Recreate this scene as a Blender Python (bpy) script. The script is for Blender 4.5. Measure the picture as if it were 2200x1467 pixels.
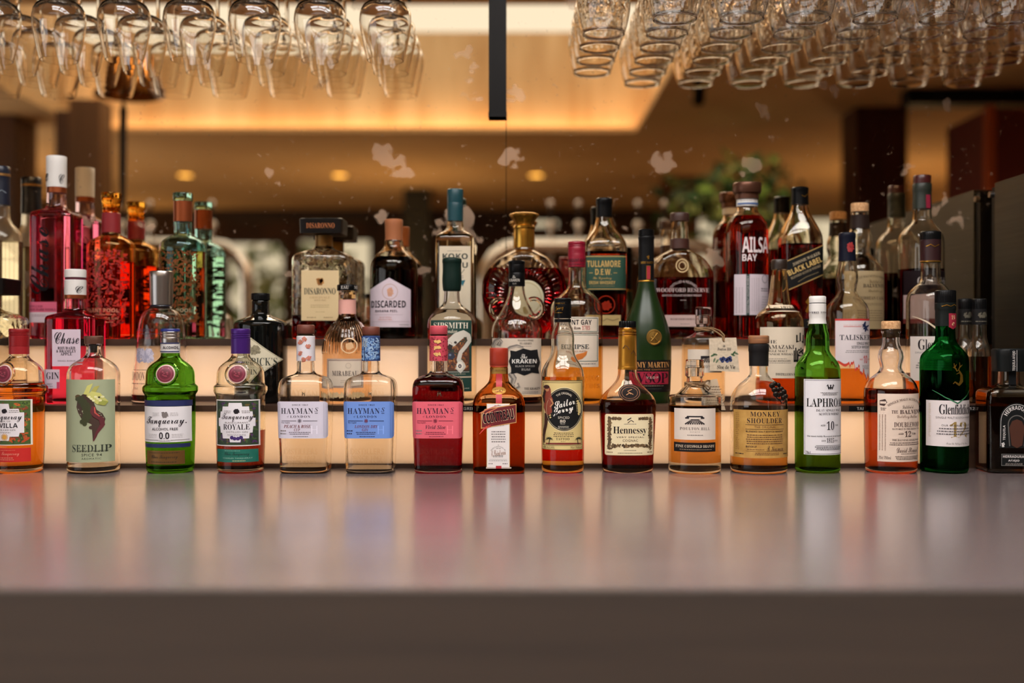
import bpy, math, random
from mathutils import Vector
random.seed(7)
for o in list(bpy.data.objects):
    bpy.data.objects.remove(o)
SC = bpy.context.scene
COL = SC.collection
PI = math.pi

# ------------------------------------------------------------------ frame of reference
# photograph 2200x1467, 40 mm lens on a 36 mm wide sensor: focal length in pixels
F = 2200 * 40 / 36
CX, CY = 1100.0, 733.0
D = [F / 1281.0]                    # distance of the front row, then the two steps
D += [D[0] * 1.073, D[0] * 1.135]
DM = D[2] * 1.03325                 # antique mirror behind the top step
HC = 285 * (D[0] - .04) / F         # eye height over the counter
SZ = [0.0, HC - 134 * (D[1] - .04) / F, HC + .005]   # counter, first step, second step
Y_R1, Y_E1 = D[0] + .054, D[0] + .049     # riser and shelf edge of the first step
Y_R2, Y_E2 = D[1] + .051, D[1] + .045
FLOOR = -.92
CEIL = HC + 1.28

# ------------------------------------------------------------------ camera
cd = bpy.data.cameras.new('camera')
cam = bpy.data.objects.new('camera', cd)
COL.objects.link(cam)
cam.location = (0, 0, HC)
cam.rotation_euler = (PI / 2, 0, 0)
cd.lens = 40; cd.sensor_width = 36
cd.clip_start = .05
cd.dof.use_dof = True
cd.dof.focus_distance = D[0] - .02
cd.dof.aperture_fstop = 1.6
SC.camera = cam

# ------------------------------------------------------------------ world, view
W = bpy.data.worlds.new('world'); SC.world = W
W.use_nodes = True
W.node_tree.nodes['Background'].inputs[0].default_value = (.95, .95, .86, 1)
W.node_tree.nodes['Background'].inputs[1].default_value = .8
SC.view_settings.view_transform = 'Standard'
SC.view_settings.look = 'None'
SC.view_settings.exposure = 0
SC.view_settings.gamma = 1
SC.view_settings.use_curve_mapping = False
c = SC.cycles
c.max_bounces = 20; c.diffuse_bounces = 3; c.glossy_bounces = 8
c.transmission_bounces = 18; c.transparent_max_bounces = 24
c.caustics_reflective = True; c.caustics_refractive = False
c.sample_clamp_indirect = 3.0; c.sample_clamp_direct = 0
c.blur_glossy = .6
c.use_adaptive_sampling = True; c.adaptive_threshold = .03
c.use_denoising = True

# light levels (radiance of the things that give off light)
L_SKYLIGHT = 17.5     # glazed roof light over the bar
L_COFFER = 1.25       # bright blind at the top of the ceiling coffer
L_COVE = 24.0          # warm strip in the coffer
L_PANEL = 1.0        # backlit step risers
L_DOWN = 5.0
L_UPLIGHT = 7.0      # watts of each added ceiling uplight
L_SIDE = 2.0          # added glow in the left wall, out of view, brightening the room
L_STRIP = 7.0         # light strips inside the step risers

# ------------------------------------------------------------------ helpers: colour, materials
def lin(c):
    def f(v):
        v /= 255.0
        return v / 12.92 if v <= .04045 else ((v + .055) / 1.055) ** 2.4
    return tuple(f(v) for v in c[:3])

_m = {}
def mat(col, rough=.6, metal=0.0, coat=0.0, key=''):
    k = ('p', col, rough, metal, coat, key)
    if k in _m: return _m[k]
    m = bpy.data.materials.new('surface'); m.use_nodes = True
    b = m.node_tree.nodes['Principled BSDF']
    b.inputs['Base Color'].default_value = lin(col) + (1,)
    b.inputs['Roughness'].default_value = rough
    b.inputs['Metallic'].default_value = metal
    b.inputs['Coat Weight'].default_value = coat
    if max(col) < 40: b.inputs['Specular IOR Level'].default_value = .18
    _m[k] = m
    return m

def glass(col=(1, 1, 1), rough=0.0, ior=1.47):
    k = ('g', col, rough, ior)
    if k in _m: return _m[k]
    m = bpy.data.materials.new('glass'); m.use_nodes = True
    nt = m.node_tree; nt.nodes.clear()
    o = nt.nodes.new('ShaderNodeOutputMaterial'); g = nt.nodes.new('ShaderNodeBsdfGlass')
    g.inputs['Color'].default_value = col + (1,)
    g.inputs['Roughness'].default_value = rough
    g.inputs['IOR'].default_value = ior
    nt.links.new(g.outputs[0], o.inputs[0])
    _m[k] = m
    return m

def rippled(col=(1, 1, 1), scale=90, strength=.35, rough=0.0):
    """glass with an uneven, hammered or fluted surface"""
    k = ('r', col, scale, strength)
    if k in _m: return _m[k]
    m = glass(col, rough).copy(); nt = m.node_tree
    g = [n for n in nt.nodes if n.type == 'BSDF_GLASS'][0]
    t = nt.nodes.new('ShaderNodeTexCoord'); n = nt.nodes.new('ShaderNodeTexVoronoi'); bp = nt.nodes.new('ShaderNodeBump')
    n.feature = 'SMOOTH_F1'; n.inputs['Scale'].default_value = scale
    bp.inputs['Strength'].default_value = strength; bp.inputs['Distance'].default_value = .004
    nt.links.new(t.outputs['Object'], n.inputs['Vector']); nt.links.new(n.outputs['Distance'], bp.inputs['Height'])
    nt.links.new(bp.outputs[0], g.inputs['Normal'])
    _m[k] = m
    return m

def liquid(col):
    """spirit inside the glass: index-matched, so it only tints the light that crosses it"""
    k = ('l', col)
    if k in _m: return _m[k]
    m = bpy.data.materials.new('spirit'); m.use_nodes = True
    nt = m.node_tree; nt.nodes.clear()
    o = nt.nodes.new('ShaderNodeOutputMaterial'); g = nt.nodes.new('ShaderNodeBsdfTransparent')
    g.inputs['Color'].default_value = col + (1,)
    nt.links.new(g.outputs[0], o.inputs[0])
    _m[k] = m
    return m

def emit(col, s, key=''):
    k = ('e', col, s, key)
    if k in _m: return _m[k]
    m = bpy.data.materials.new('light'); m.use_nodes = True
    nt = m.node_tree; nt.nodes.clear()
    o = nt.nodes.new('ShaderNodeOutputMaterial'); g = nt.nodes.new('ShaderNodeEmission')
    g.inputs[0].default_value = lin(col) + (1,); g.inputs[1].default_value = s
    nt.links.new(g.outputs[0], o.inputs[0])
    _m[k] = m
    return m

def noisy(c1, c2, scale=(4, 4, 4), rough=.5, detail=6, metal=0, lo=.35, hi=.65, bump=0, coat=0):
    """two-colour procedural surface (wood grain, plaster, brushed metal ...)"""
    m = bpy.data.materials.new('surface'); m.use_nodes = True
    nt = m.node_tree; b = nt.nodes['Principled BSDF']
    t = nt.nodes.new('ShaderNodeTexCoord'); mp = nt.nodes.new('ShaderNodeMapping'); n = nt.nodes.new('ShaderNodeTexNoise')
    r = nt.nodes.new('ShaderNodeValToRGB')
    mp.inputs['Scale'].default_value = scale
    n.inputs['Scale'].default_value = 1; n.inputs['Detail'].default_value = detail
    r.color_ramp.elements[0].position = lo; r.color_ramp.elements[1].position = hi
    r.color_ramp.elements[0].color = lin(c1) + (1,); r.color_ramp.elements[1].color = lin(c2) + (1,)
    nt.links.new(t.outputs['Object'], mp.inputs[0]); nt.links.new(mp.outputs[0], n.inputs['Vector'])
    nt.links.new(n.outputs['Fac'], r.inputs[0]); nt.links.new(r.outputs[0], b.inputs['Base Color'])
    b.inputs['Roughness'].default_value = rough; b.inputs['Metallic'].default_value = metal
    b.inputs['Coat Weight'].default_value = coat; b.inputs['Coat Roughness'].default_value = .2
    if bump:
        bp = nt.nodes.new('ShaderNodeBump'); bp.inputs['Strength'].default_value = bump; bp.inputs['Distance'].default_value = .002
        nt.links.new(n.outputs['Fac'], bp.inputs['Height']); nt.links.new(bp.outputs[0], b.inputs['Normal'])
    return m

# ------------------------------------------------------------------ helpers: meshes and objects
class MB:
    def __init__(s): s.v = []; s.f = []; s.m = []; s.mats = []
    def mi(s, m):
        if m not in s.mats: s.mats.append(m)
        return s.mats.index(m)
    def add(s, vs, fs, m):
        k = len(s.v); s.v += vs; i = s.mi(m)
        for f in fs: s.f.append(tuple(k + q for q in f)); s.m.append(i)
    def grid(s, rows, m, closed=False, flip=False):
        """rows: list of equally long vertex rings"""
        k = len(s.v); n = len(rows[0]); i = s.mi(m)
        for r in rows: s.v += r
        for a in range(len(rows) - 1):
            for b in range(n if closed else n - 1):
                q = (k + a * n + b, k + a * n + (b + 1) % n, k + (a + 1) * n + (b + 1) % n, k + (a + 1) * n + b)
                s.f.append(q[::-1] if flip else q); s.m.append(i)
    def cap(s, ring, m, flip=False):
        k = len(s.v); s.v += ring; n = len(ring)
        c = [sum(p[j] for p in ring) / n for j in range(3)]; s.v.append(tuple(c)); i = s.mi(m)
        for b in range(n):
            q = (k + b, k + (b + 1) % n, k + n)
            s.f.append(q[::-1] if flip else q); s.m.append(i)
    def box(s, x0, y0, z0, x1, y1, z1, m):
        v = [(x, y, z) for z in (z0, z1) for y in (y0, y1) for x in (x0, x1)]
        s.add(v, [(0, 2, 3, 1), (4, 5, 7, 6), (0, 1, 5, 4), (2, 6, 7, 3), (0, 4, 6, 2), (1, 3, 7, 5)], m)
    def tube(s, pts, r, m, n=12, caps=True):
        pts = [Vector(p) for p in pts]; rows = []
        rr = r if isinstance(r, (list, tuple)) else [r] * len(pts)
        up = None
        for i, p in enumerate(pts):
            t = (pts[min(i + 1, len(pts) - 1)] - pts[max(i - 1, 0)]).normalized()
            if up is None: up = Vector((1, 0, 0)) if abs(t.x) < .9 else Vector((0, 0, 1))
            a = t.cross(up).normalized(); b = t.cross(a); up = a.cross(t)
            rows.append([tuple(p + (a * math.cos(q * 2 * PI / n) + b * math.sin(q * 2 * PI / n)) * rr[i]) for q in range(n)])
        s.grid(rows, m, True, True)
        if caps: s.cap(rows[0], m); s.cap(rows[-1], m, True)
    def lathe(s, prof, m, n=48, cx=0, cy=0, rad=None, close=False):
        """prof: (r, z) from top to bottom or along any path; rad(theta, r, z) may modulate"""
        rows = []
        for r, z in prof:
            ring = []
            for q in range(n):
                t = 2 * PI * q / n; k = r if rad is None else rad(t, r, z)
                ring.append((cx + k * math.cos(t), cy + k * math.sin(t), z))
            rows.append(ring)
        s.grid(rows, m, True, True)
        if close:
            s.cap(rows[0], m); s.cap(rows[-1], m, True)
    def ball(s, c, r, m, n=16, sx=1, sy=1, sz=1):
        s.lathe([(max(1e-5, r * math.sin(PI * i / n)), r * math.cos(PI * i / n)) for i in range(n + 1)], m, n * 2)
        k = n * 2 * (n + 1)
        for i in range(len(s.v) - k, len(s.v)):
            p = s.v[i]; s.v[i] = (c[0] + p[0] * sx, c[1] + p[1] * sy, c[2] + p[2] * sz)
    def build(s, name, parent=None, smooth=True, angle=35, loc=None):
        me = bpy.data.meshes.new(name); me.from_pydata(s.v, [], s.f)
        for m in s.mats: me.materials.append(m)
        me.polygons.foreach_set('material_index', s.m)
        me.update()
        if smooth:
            me.polygons.foreach_set('use_smooth', [True] * len(s.f))
            try: me.set_sharp_from_angle(angle=math.radians(angle))
            except Exception: pass
        o = bpy.data.objects.new(name, me); COL.objects.link(o)
        if parent: o.parent = parent
        if loc: o.location = loc
        return o

def tag(o, label, cat, group=None):
    o['label'] = label; o['category'] = cat
    if group: o['group'] = group
    return o
def struct(o):
    o['kind'] = 'structure'; return o
def empty(name, loc, label, cat, group=None):
    o = bpy.data.objects.new(name, None); COL.objects.link(o); o.location = loc
    o.empty_display_size = .05
    return tag(o, label, cat, group)
def V(x, y, dv):
    """a point seen in the mirror at photo pixel (x, y) and virtual distance dv -> the real point in the room"""
    return ((x - CX) * dv / F, 2 * DM - dv, HC + (CY - y) * dv / F)

# ------------------------------------------------------------------ helpers: lettering
def _map(s, U, Lo, Di=None):
    out = ''
    for ch in s:
        if 'A' <= ch <= 'Z': out += chr(U + ord(ch) - 65)
        elif 'a' <= ch <= 'z': out += chr(0x210e) if (Lo == 0x1d44e and ch == 'h') else chr(Lo + ord(ch) - 97)
        elif Di and ch.isdigit(): out += chr(Di + ord(ch) - 48)
        else: out += ch
    return out
STY = {'sans': None, 'serif': (0x1d400, 0x1d41a, 0x1d7ce), 'ital': (0x1d434, 0x1d44e, None),
       'bital': (0x1d468, 0x1d482, None), 'script': (0x1d4d0, 0x1d4ea, None), 'bold': (0x1d5d4, 0x1d5ee, 0x1d7ec),
       'slant': (0x1d63c, 0x1d656, None)}
_t = {}
def glyphs(s, style='sans', track=1.0, thin=0.0):
    """unit mesh of a line of lettering: ink box scaled to 0..1 both ways"""
    thin = max(thin, -.006)
    k = (s, style, track, thin)
    if k in _t: return _t[k]
    cu = bpy.data.curves.new('lettering', 'FONT')
    cu.body = s if STY[style] is None else _map(s, *STY[style])
    cu.resolution_u = 2; cu.space_character = track
    if thin: cu.offset = thin
    ob = bpy.data.objects.new('lettering', cu)
    me = bpy.data.meshes.new_from_object(ob)
    vs = [tuple(v.co) for v in me.vertices]; fs = [tuple(p.vertices) for p in me.polygons]
    x0 = min(v[0] for v in vs); x1 = max(v[0] for v in vs); y0 = min(v[1] for v in vs); y1 = max(v[1] for v in vs)
    vs = [((v[0] - x0) / (x1 - x0), (v[1] - y0) / max(1e-6, y1 - y0)) for v in vs]
    bpy.data.objects.remove(ob); bpy.data.curves.remove(cu); bpy.data.meshes.remove(me)
    _t[k] = (vs, fs)
    return _t[k]

# ------------------------------------------------------------------ helpers: bottles
def pchip(pts):
    """(y, w[, 'c']) -> dense samples; a repeated y is a step, 'c' marks a corner"""
    segs = [[]]
    for i, p in enumerate(pts):
        if segs[-1] and abs(segs[-1][-1][0] - p[0]) < 1e-6: segs.append([])
        segs[-1].append((p[0], p[1]))
        if len(p) > 2: segs.append([(p[0], p[1])])
    out = []
    for sg in segs:
        n = len(sg)
        if n == 1:
            if not out or out[-1] != sg[0]: out.append(sg[0])
            continue
        h = [sg[i + 1][0] - sg[i][0] for i in range(n - 1)]; d = [(sg[i + 1][1] - sg[i][1]) / h[i] for i in range(n - 1)]
        m = [d[0]] + [0 if d[i - 1] * d[i] <= 0 else 2 / (1 / d[i - 1] + 1 / d[i]) for i in range(1, n - 1)] + [d[-1]]
        for i in range(n - 1):
            k = max(2, min(9, int(abs(sg[i + 1][1] - sg[i][1]) / 2.2 + h[i] / 14) + 1))
            for j in range(k):
                t = j / k
                a = (2 * t ** 3 - 3 * t * t + 1) * sg[i][1] + (t ** 3 - 2 * t * t + t) * h[i] * m[i] + (3 * t * t - 2 * t ** 3) * sg[i + 1][1] + (t ** 3 - t * t) * h[i] * m[i + 1]
                q = (sg[i][0] + t * h[i], a)
                if not out or out[-1] != q: out.append(q)
        if out[-1] != sg[-1]: out.append(sg[-1])
    return out

NR = 56
class Bottle:
    """A bottle given by its outline in photo pixels (top to base), standing on row 0, 1 or 2."""
    def __init__(s, kind, label, xc, row, pts, n=2.0, dr=1.0, tint=(1, 1, 1), level=None, liq=None, rot=0, dy=0.0,
                 rough=0.0, solid=False, base=None, wall=.0026, gmat=None, cat='bottle', opaque=None, tri=False):
        s.row = row; s.d = D[row] + dy; s.ppm = F / s.d; s.xc = xc; s.n = n; s.dr = dr; s.tri = tri
        s.z0 = SZ[row]
        s.root = empty(kind, ((xc - CX) / s.ppm, s.d, s.z0), label, cat)
        s.root.rotation_euler = (0, 0, math.radians(rot))
        p = pchip(pts)
        prof = [(s.Z(y), w / s.ppm) for y, w in p]
        s.zt = prof[0][0]
        s.wmax = max(w for z, w in prof); s.wmin = min(w for z, w in prof)
        # stand on the shelf: stretch nothing, just end the outline at the shelf top with a rounded heel
        prof = [q for q in prof if q[0] > .006]
        wb = prof[-1][1]
        prof += [(.006, wb), (.003, wb - .0007), (.001, wb - .0022), (0.0, wb - .0045)]
        s.prof = prof
        s.ppf = F / (s.d - s.wmax * dr)     # scale at the front of the bottle
        s._c = {}; s.sleeves = []
        mb = MB(); go = gmat or (opaque if opaque else glass(tint, rough))
        rows = [s.ring(z) for z, w in prof]
        mb.grid(rows, go, True, True)
        mb.cap(rows[0], go); mb.cap(rows[-1], go, True)
        zl = s.Z(level) if level else None
        zb = .0075 if base is None else s.Z(base)
        if not opaque and not solid:
            gi = glass((1, 1, 1), rough)
            lo = zb if zl is None else max(zb, zl)
            zs = [z for z, w in prof if z > lo + .001 and z < s.zt - .004]
            zs = [s.zt - .004] + zs + [lo]
            vr = [s.ring(z, wall) for z in zs]
            # round the floor of the hollow a little
            mb.grid(vr, gi, True, False); mb.cap(vr[0], gi, True); mb.cap(vr[-1], gi)
        s.glass = mb.build('body' if opaque else 'glass', s.root, angle=50)
        if liq and zl and zl > zb + .002:
            lm = liquid(liq); ml = MB()
            zs = [zl - .0002] + [z for z, w in prof if zb < z < zl - .001] + [zb]
            lr = [s.ring(z, wall + .0001) for z in zs]
            ml.grid(lr, lm, True, True); ml.cap(lr[0], lm); ml.cap(lr[-1], lm, True)
            ml.build('liquid', s.root)
    def Z(s, y): return HC + (CY - y) / s.ppm - s.z0
    def ZF(s, y): return HC + (CY - y) / s.ppf - s.z0
    def w(s, z):
        p = s.prof
        if z >= p[0][0]: return p[0][1]
        for i in range(len(p) - 1):
            if p[i + 1][0] <= z <= p[i][0]:
                a, b = p[i + 1], p[i]
                return a[1] if b[0] - a[0] < 1e-9 else a[1] + (b[1] - a[1]) * (z - a[0]) / (b[0] - a[0])
        return p[-1][1]
    def sec(s, z):
        a = s.w(z)
        t = 1.0 if s.wmax - s.wmin < 1e-6 else min(1, max(0, (a - s.wmin) / (s.wmax - s.wmin)))
        t = t * t * (3 - 2 * t)
        return a, a * (1 + (s.dr - 1) * t), 2 + (s.n - 2) * t, t
    def rad(s, z, th, inset=0.0):
        a, b, n, t = s.sec(z); a = max(.0015, a - inset); b = max(.0015, b - inset)
        r = (abs(math.cos(th) / a) ** n + abs(math.sin(th) / b) ** n) ** (-1 / n)
        if s.tri and t > 0:      # soft three-sided body, one corner to the front
            r *= 1 + .055 * t * (math.cos(3 * (th + PI / 2)) - .3)
        return r
    def ring(s, z, inset=0.0):
        return [((r := s.rad(z, 2 * PI * q / NR, inset)) * math.cos(2 * PI * q / NR), r * math.sin(2 * PI * q / NR), z) for q in range(NR)]
    def table(s, z):
        k = round(z * 1500)
        if k in s._c: return s._c[k]
        z = k / 1500; N = 90; arc = [0.0]; pts = []
        for i in range(N + 1):
            th = -PI / 2 + PI * i / N * .999; r = s.rad(z, th); pts.append((r * math.cos(th), r * math.sin(th)))
            if i: arc.append(arc[-1] + math.dist(pts[-1], pts[-2]))
        s._c[k] = (arc, pts)
        return s._c[k]
    def at(s, arcx, z, off):
        """point on the surface at signed arc length from the front, height z"""
        arc, pts = s.table(z); q = abs(arcx); lo, hi = 0, len(arc) - 1
        q = min(q, arc[-1] * .9999)
        while hi - lo > 1:
            m = (lo + hi) // 2
            if arc[m] <= q: lo = m
            else: hi = m
        t = (q - arc[lo]) / max(1e-9, arc[hi] - arc[lo])
        x = pts[lo][0] + (pts[hi][0] - pts[lo][0]) * t; y = pts[lo][1] + (pts[hi][1] - pts[lo][1]) * t
        tx, ty = pts[hi][0] - pts[lo][0], pts[hi][1] - pts[lo][1]; l = math.hypot(tx, ty) or 1
        nx, ny = ty / l, -tx / l
        x += nx * off; y += ny * off
        return (math.copysign(x, arcx) if arcx else x, y, z)
    def arc_of(s, dx, z):
        """apparent offset (m) from the axis as the lens sees it -> arc length"""
        arc, pts = s.table(z); q = abs(dx); m = max(p[0] for p in pts)
        q = min(q, m * .985)
        if q <= pts[0][0] + 1e-7: return 0.0
        for i in range(len(pts) - 1):
            if pts[i][0] <= q <= pts[i + 1][0]:
                t = (q - pts[i][0]) / max(1e-9, pts[i + 1][0] - pts[i][0])
                return math.copysign(arc[i] + t * (arc[i + 1] - arc[i]), dx)
        return math.copysign(arc[-1] * .5, dx)
    # ---- caps, foils
    def turned(s, name, y0, y1, pts, m, parent=None, n=64, rad=None, square=None):
        """lathe part from (y, halfwidth px) list; closed at both ends"""
        p = pchip(pts)
        mb = MB(); prof = [(w / s.ppm, s.Z(y)) for y, w in p]
        bev = .0007
        prof = [(max(.001, prof[0][0] - bev), prof[0][1] + 0)] + [(prof[0][0], prof[0][1] - bev)] + prof[1:]
        if square:
            def rad(t, r, z): return r * (abs(math.cos(t)) ** square + abs(math.sin(t)) ** square) ** (-1 / square)
        s.sleeves.append(prof)
        mb.lathe(prof, m, n, rad=rad, close=True)
        return mb.build(name, parent or s.root, angle=40)
    def sleeve(s, name, y0, y1, m, off=.0006, parent=None):
        """foil or paper hugging the glass all the way round"""
        za, zb = s.Z(y0), s.Z(y1); k = max(2, int((za - zb) / .004))
        zs = sorted(set([za - (za - zb) * i / k for i in range(k + 1)] + [z for z, w in s.prof if zb < z < za]), reverse=True)
        mb = MB(); rows = []
        for z in zs: rows.append(s.ring(z, -off))
        mb.grid(rows, m, True, True)
        mb.grid([s.ring(zs[-1], -off), s.ring(zs[-1], .0)], m, True, True)
        mb.grid([s.ring(zs[0], .0), s.ring(zs[0], -off)], m, True, True)
        return mb.build(name, parent or s.root, angle=45)

def knurl(k, a):
    return lambda t, r, z: r * (1 - a * (0.5 + .5 * math.cos(k * t)))

class Lab:
    """paper or print on a bottle: pieces are placed by the photo pixels they cover"""
    def __init__(s, b, arc=False, shift=0.0):
        s.b = b; s.mb = MB(); s.k = 0; s.arc = arc; s.shift = shift; s.tilt = None
    def s_of(s, x, z):
        dx = (x - s.b.xc) / s.b.ppf
        return dx if s.arc else s.b.arc_of(dx, z)
    def P(s, x, y, lift):
        if s.b.ppf == s.b.ppm and s.b.sleeves:      # on a cap or sleeve: a plain cylinder of that part's radius
            z = s.b.Z(y); r = 0
            for pr in s.b.sleeves:
                if min(q[1] for q in pr) - .0005 <= z <= max(q[1] for q in pr) + .0005:
                    r = max(r, max([q[0] for q in pr if abs(q[1] - z) < .004] or [max(q[0] for q in pr)]))
            if r:
                dx = (x - s.b.xc) / s.b.ppf; a = math.asin(max(-.985, min(.985, dx / r))); r += .00025 + .00012 * lift
                return (r * math.sin(a), -r * math.cos(a), z)
        z = s.b.ZF(y); z = min(max(z, .001), s.b.zt - .001)
        return s.b.at(s.s_of(x, z), z, .00028 + .00016 * lift)
    def col(s, c, rough=.55, metal=0):
        return c if not isinstance(c, tuple) else mat(c, rough, metal)
    def rect(s, x0, y0, x1, y1, c, lift=0, r=0):
        return s.cols(x0, x1, lambda x: y0, lambda x: y1, c, lift, r, (y0, y1))
    def cols(s, x0, x1, top, bot, c, lift=0, r=0, yr=None, n=None):
        nx = n or max(1, int((x1 - x0) / 4)); m = s.col(c); xs = [x0 + (x1 - x0) * i / nx for i in range(nx + 1)]
        if r:
            xs = sorted(set(xs + [x0 + r * k for k in (.1, .3, .6)] + [x1 - r * k for k in (.1, .3, .6)]))
        cols = []
        h = max(abs(top(x) - bot(x)) for x in xs); ny = max(1, int(h / 6))
        for x in xs:
            a, b = top(x), bot(x)
            if r:
                e = min(x - x0, x1 - x)
                if e < r: q = r - math.sqrt(max(0, r * r - (r - e) ** 2)); a += q; b -= q
            cols.append([s.P(x, a + (b - a) * j / ny, lift) for j in range(ny + 1)])
        s.mb.grid(cols, m)
    def ell(s, cx, cy, rx, ry, c, lift=1, r0=0.0, seg=28, wob=None):
        m = s.col(c); rings = []
        for k in range(4):
            f = r0 + (1 - r0) * (k / 3) if r0 else max(.02, k / 3)
            rings.append([s.P(cx + rx * f * math.cos(2 * PI * q / seg) * (wob(q / seg) if wob else 1), cy + ry * f * math.sin(2 * PI * q / seg) * (wob(q / seg) if wob else 1), lift) for q in range(seg)])
        s.mb.grid(rings, m, True)
    def poly(s, pts, c, lift=1):
        """star-shaped outline filled from its middle"""
        cx = sum(p[0] for p in pts) / len(pts); cy = sum(p[1] for p in pts) / len(pts)
        m = s.col(c); d = []
        for i, p in enumerate(pts):
            q = pts[(i + 1) % len(pts)]; k = max(1, int(math.dist(p, q) / 6))
            d += [(p[0] + (q[0] - p[0]) * j / k, p[1] + (q[1] - p[1]) * j / k) for j in range(k)]
        rings = [[s.P(cx + (x - cx) * f, cy + (y - cy) * f, lift) for x, y in d] for f in (.02, .35, .7, 1)]
        s.mb.grid(rings, m, True)
    def text(s, t, style, x0, y0, x1, y1, c, lift=2, track=1.0, thin=0.0, rot=0, shear=0, bend=0, vert=False):
        vs, fs = glyphs(t, style, track, thin); m = s.col(c); out = []
        cx, cy = (x0 + x1) / 2, (y0 + y1) / 2; cr, sr = math.cos(math.radians(rot)), math.sin(math.radians(rot))
        for u, v in vs:
            if vert: x, y = x0 + (1 - v) * (x1 - x0), y1 - u * (y1 - y0)      # reads upward
            else:
                x, y = x0 + u * (x1 - x0), y1 - v * (y1 - y0)
                x += shear * (v - .5) * (y1 - y0); y -= bend * (1 - (2 * u - 1) ** 2)
                if rot: dx, dy = x - cx, y - cy; x, y = cx + dx * cr + dy * sr, cy - dx * sr + dy * cr
            if vert is False and vert is None: pass
            out.append(s.P(x, y, lift))
        s.mb.add(out, [f for f in fs], m)
    def around(s, t, style, cx, cy, r, a0, a1, h, c, lift=2, ry=None):
        """lettering along an arc, angles in degrees from the top, clockwise"""
        vs, fs = glyphs(t, style); m = s.col(c); ry = ry or r; out = []
        for u, v in vs:
            a = math.radians(a0 + (a1 - a0) * u); q = (v - .5) * h
            out.append(s.P(cx + (r + q) * math.sin(a), cy - (ry + q) * math.cos(a), lift))
        s.mb.add(out, fs, m)
    def bars(s, x0, x1, y0, y1, rows, c, lift=2, seed=1, ragged=.12, gap=.6):
        """lines of print too small to read"""
        rn = random.Random(seed * 77 + int(x0)); m = s.col(c); st = (y1 - y0) / rows
        for i in range(rows):
            a = y0 + st * i + st * gap * .5; b = a + st * (1 - gap)
            k = rn.random() * ragged * (x1 - x0) / 2; x = x0 + k; xe = x1 - k
            while x < xe - 1:
                w = min(xe - x, rn.uniform(1.4, 5))
                s.mb.add([s.P(x, a, lift), s.P(x + w, a, lift), s.P(x + w, b, lift), s.P(x, b, lift)], [(0, 3, 2, 1)], m)
                x += w + 1.0
    def leafy(s, x0, y0, x1, y1, cs, n, r, lift=2, seed=3):
        """printed foliage / ornament: many small lens-shaped marks"""
        rn = random.Random(seed)
        for i in range(n):
            cx, cy = rn.uniform(x0 + r, x1 - r), rn.uniform(y0 + r, y1 - r); a = rn.uniform(0, PI); k = r * rn.uniform(.6, 1.1)
            m = s.col(rn.choice(cs)); pts = []
            for q in range(8):
                t = 2 * PI * q / 8; dx, dy = k * math.cos(t), .45 * k * math.sin(t)
                pts.append(s.P(cx + dx * math.cos(a) - dy * math.sin(a), cy + dx * math.sin(a) + dy * math.cos(a), lift + i % 3 * .3))
            s.mb.add(pts, [tuple(range(8))], m)
    def stroke(s, pts, w, c, lift=2):
        """drawn line (w px wide, or a list of widths)"""
        m = s.col(c); L, R = [], []; n = len(pts)
        d = []
        for i in range(n - 1):
            k = max(1, int(math.dist(pts[i], pts[i + 1]) / 4))
            for j in range(k): d.append((pts[i][0] + (pts[i + 1][0] - pts[i][0]) * j / k, pts[i][1] + (pts[i + 1][1] - pts[i][1]) * j / k, (i + j / k) / (n - 1)))
        d.append((pts[-1][0], pts[-1][1], 1.0))
        for i, (x, y, t) in enumerate(d):
            a = d[max(0, i - 1)]; b = d[min(len(d) - 1, i + 1)]; dx, dy = b[0] - a[0], b[1] - a[1]; l = math.hypot(dx, dy) or 1
            if isinstance(w, (list, tuple)):
                f = t * (len(w) - 1); k = min(len(w) - 2, int(f)); h = (w[k] + (w[k + 1] - w[k]) * (f - k)) / 2
            else: h = w / 2
            L.append(s.P(x - dy / l * h, y + dx / l * h, lift)); R.append(s.P(x + dy / l * h, y - dx / l * h, lift))
        s.mb.grid([L, R], m)
    def frame(s, x0, y0, x1, y1, w, c, lift=1):
        s.rect(x0, y0, x1, y0 + w, c, lift); s.rect(x0, y1 - w, x1, y1, c, lift)
        s.rect(x0, y0, x0 + w, y1, c, lift); s.rect(x1 - w, y0, x1, y1, c, lift)
    def raised(s, t, style, x0, y0, x1, y1, m, bend=0, h=3):
        vs, fs = glyphs(t, style, 1.05, .012); lo, hi = [], []
        for u, v in vs:
            px, py = x0 + u * (x1 - x0), y1 - v * (y1 - y0) - bend * (1 - (2 * u - 1) ** 2)
            lo.append(s.P(px, py, -1)); hi.append(s.P(px, py, h))
        e = {}
        for f in fs:
            for i in range(len(f)): a, q = f[i], f[(i + 1) % len(f)]; e[(a, q)] = 1
        k = len(vs); s.mb.add(lo + hi, [tuple(k + q for q in f) for f in fs] + [tuple(f[::-1]) for f in fs] + [(a, q, k + q, k + a) for a, q in e if (q, a) not in e], m)
    def done(s, name='label', parent=None, label=None):
        o = s.mb.build(name, parent or s.b.root, smooth=True, angle=60)
        if label: o['label'] = label
        return o
# ------------------------------------------------------------------ palette
WHITE = (226, 220, 218); CREAM = (226, 212, 186); BLACK = (18, 17, 17); INK = (38, 34, 38); GOLD = mat((200, 150, 60), .3, .9)
GREY = (120, 112, 110); CORK = noisy((176, 128, 84), (212, 168, 120), (300, 300, 300), .8)
WOODCAP = noisy((120, 78, 48), (150, 100, 62), (40, 40, 400), .6)
BLACKCAP = mat((9, 9, 10), .35); SILVER = mat((190, 185, 180), .28, 1.0); COPPER = mat((160, 84, 48), .35, .8)
CLEAR = (1, 1, 1)
AMBER = (.86, .45, .12); DKAMBER = (.55, .17, .03); RED = (.75, .06, .06)

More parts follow.
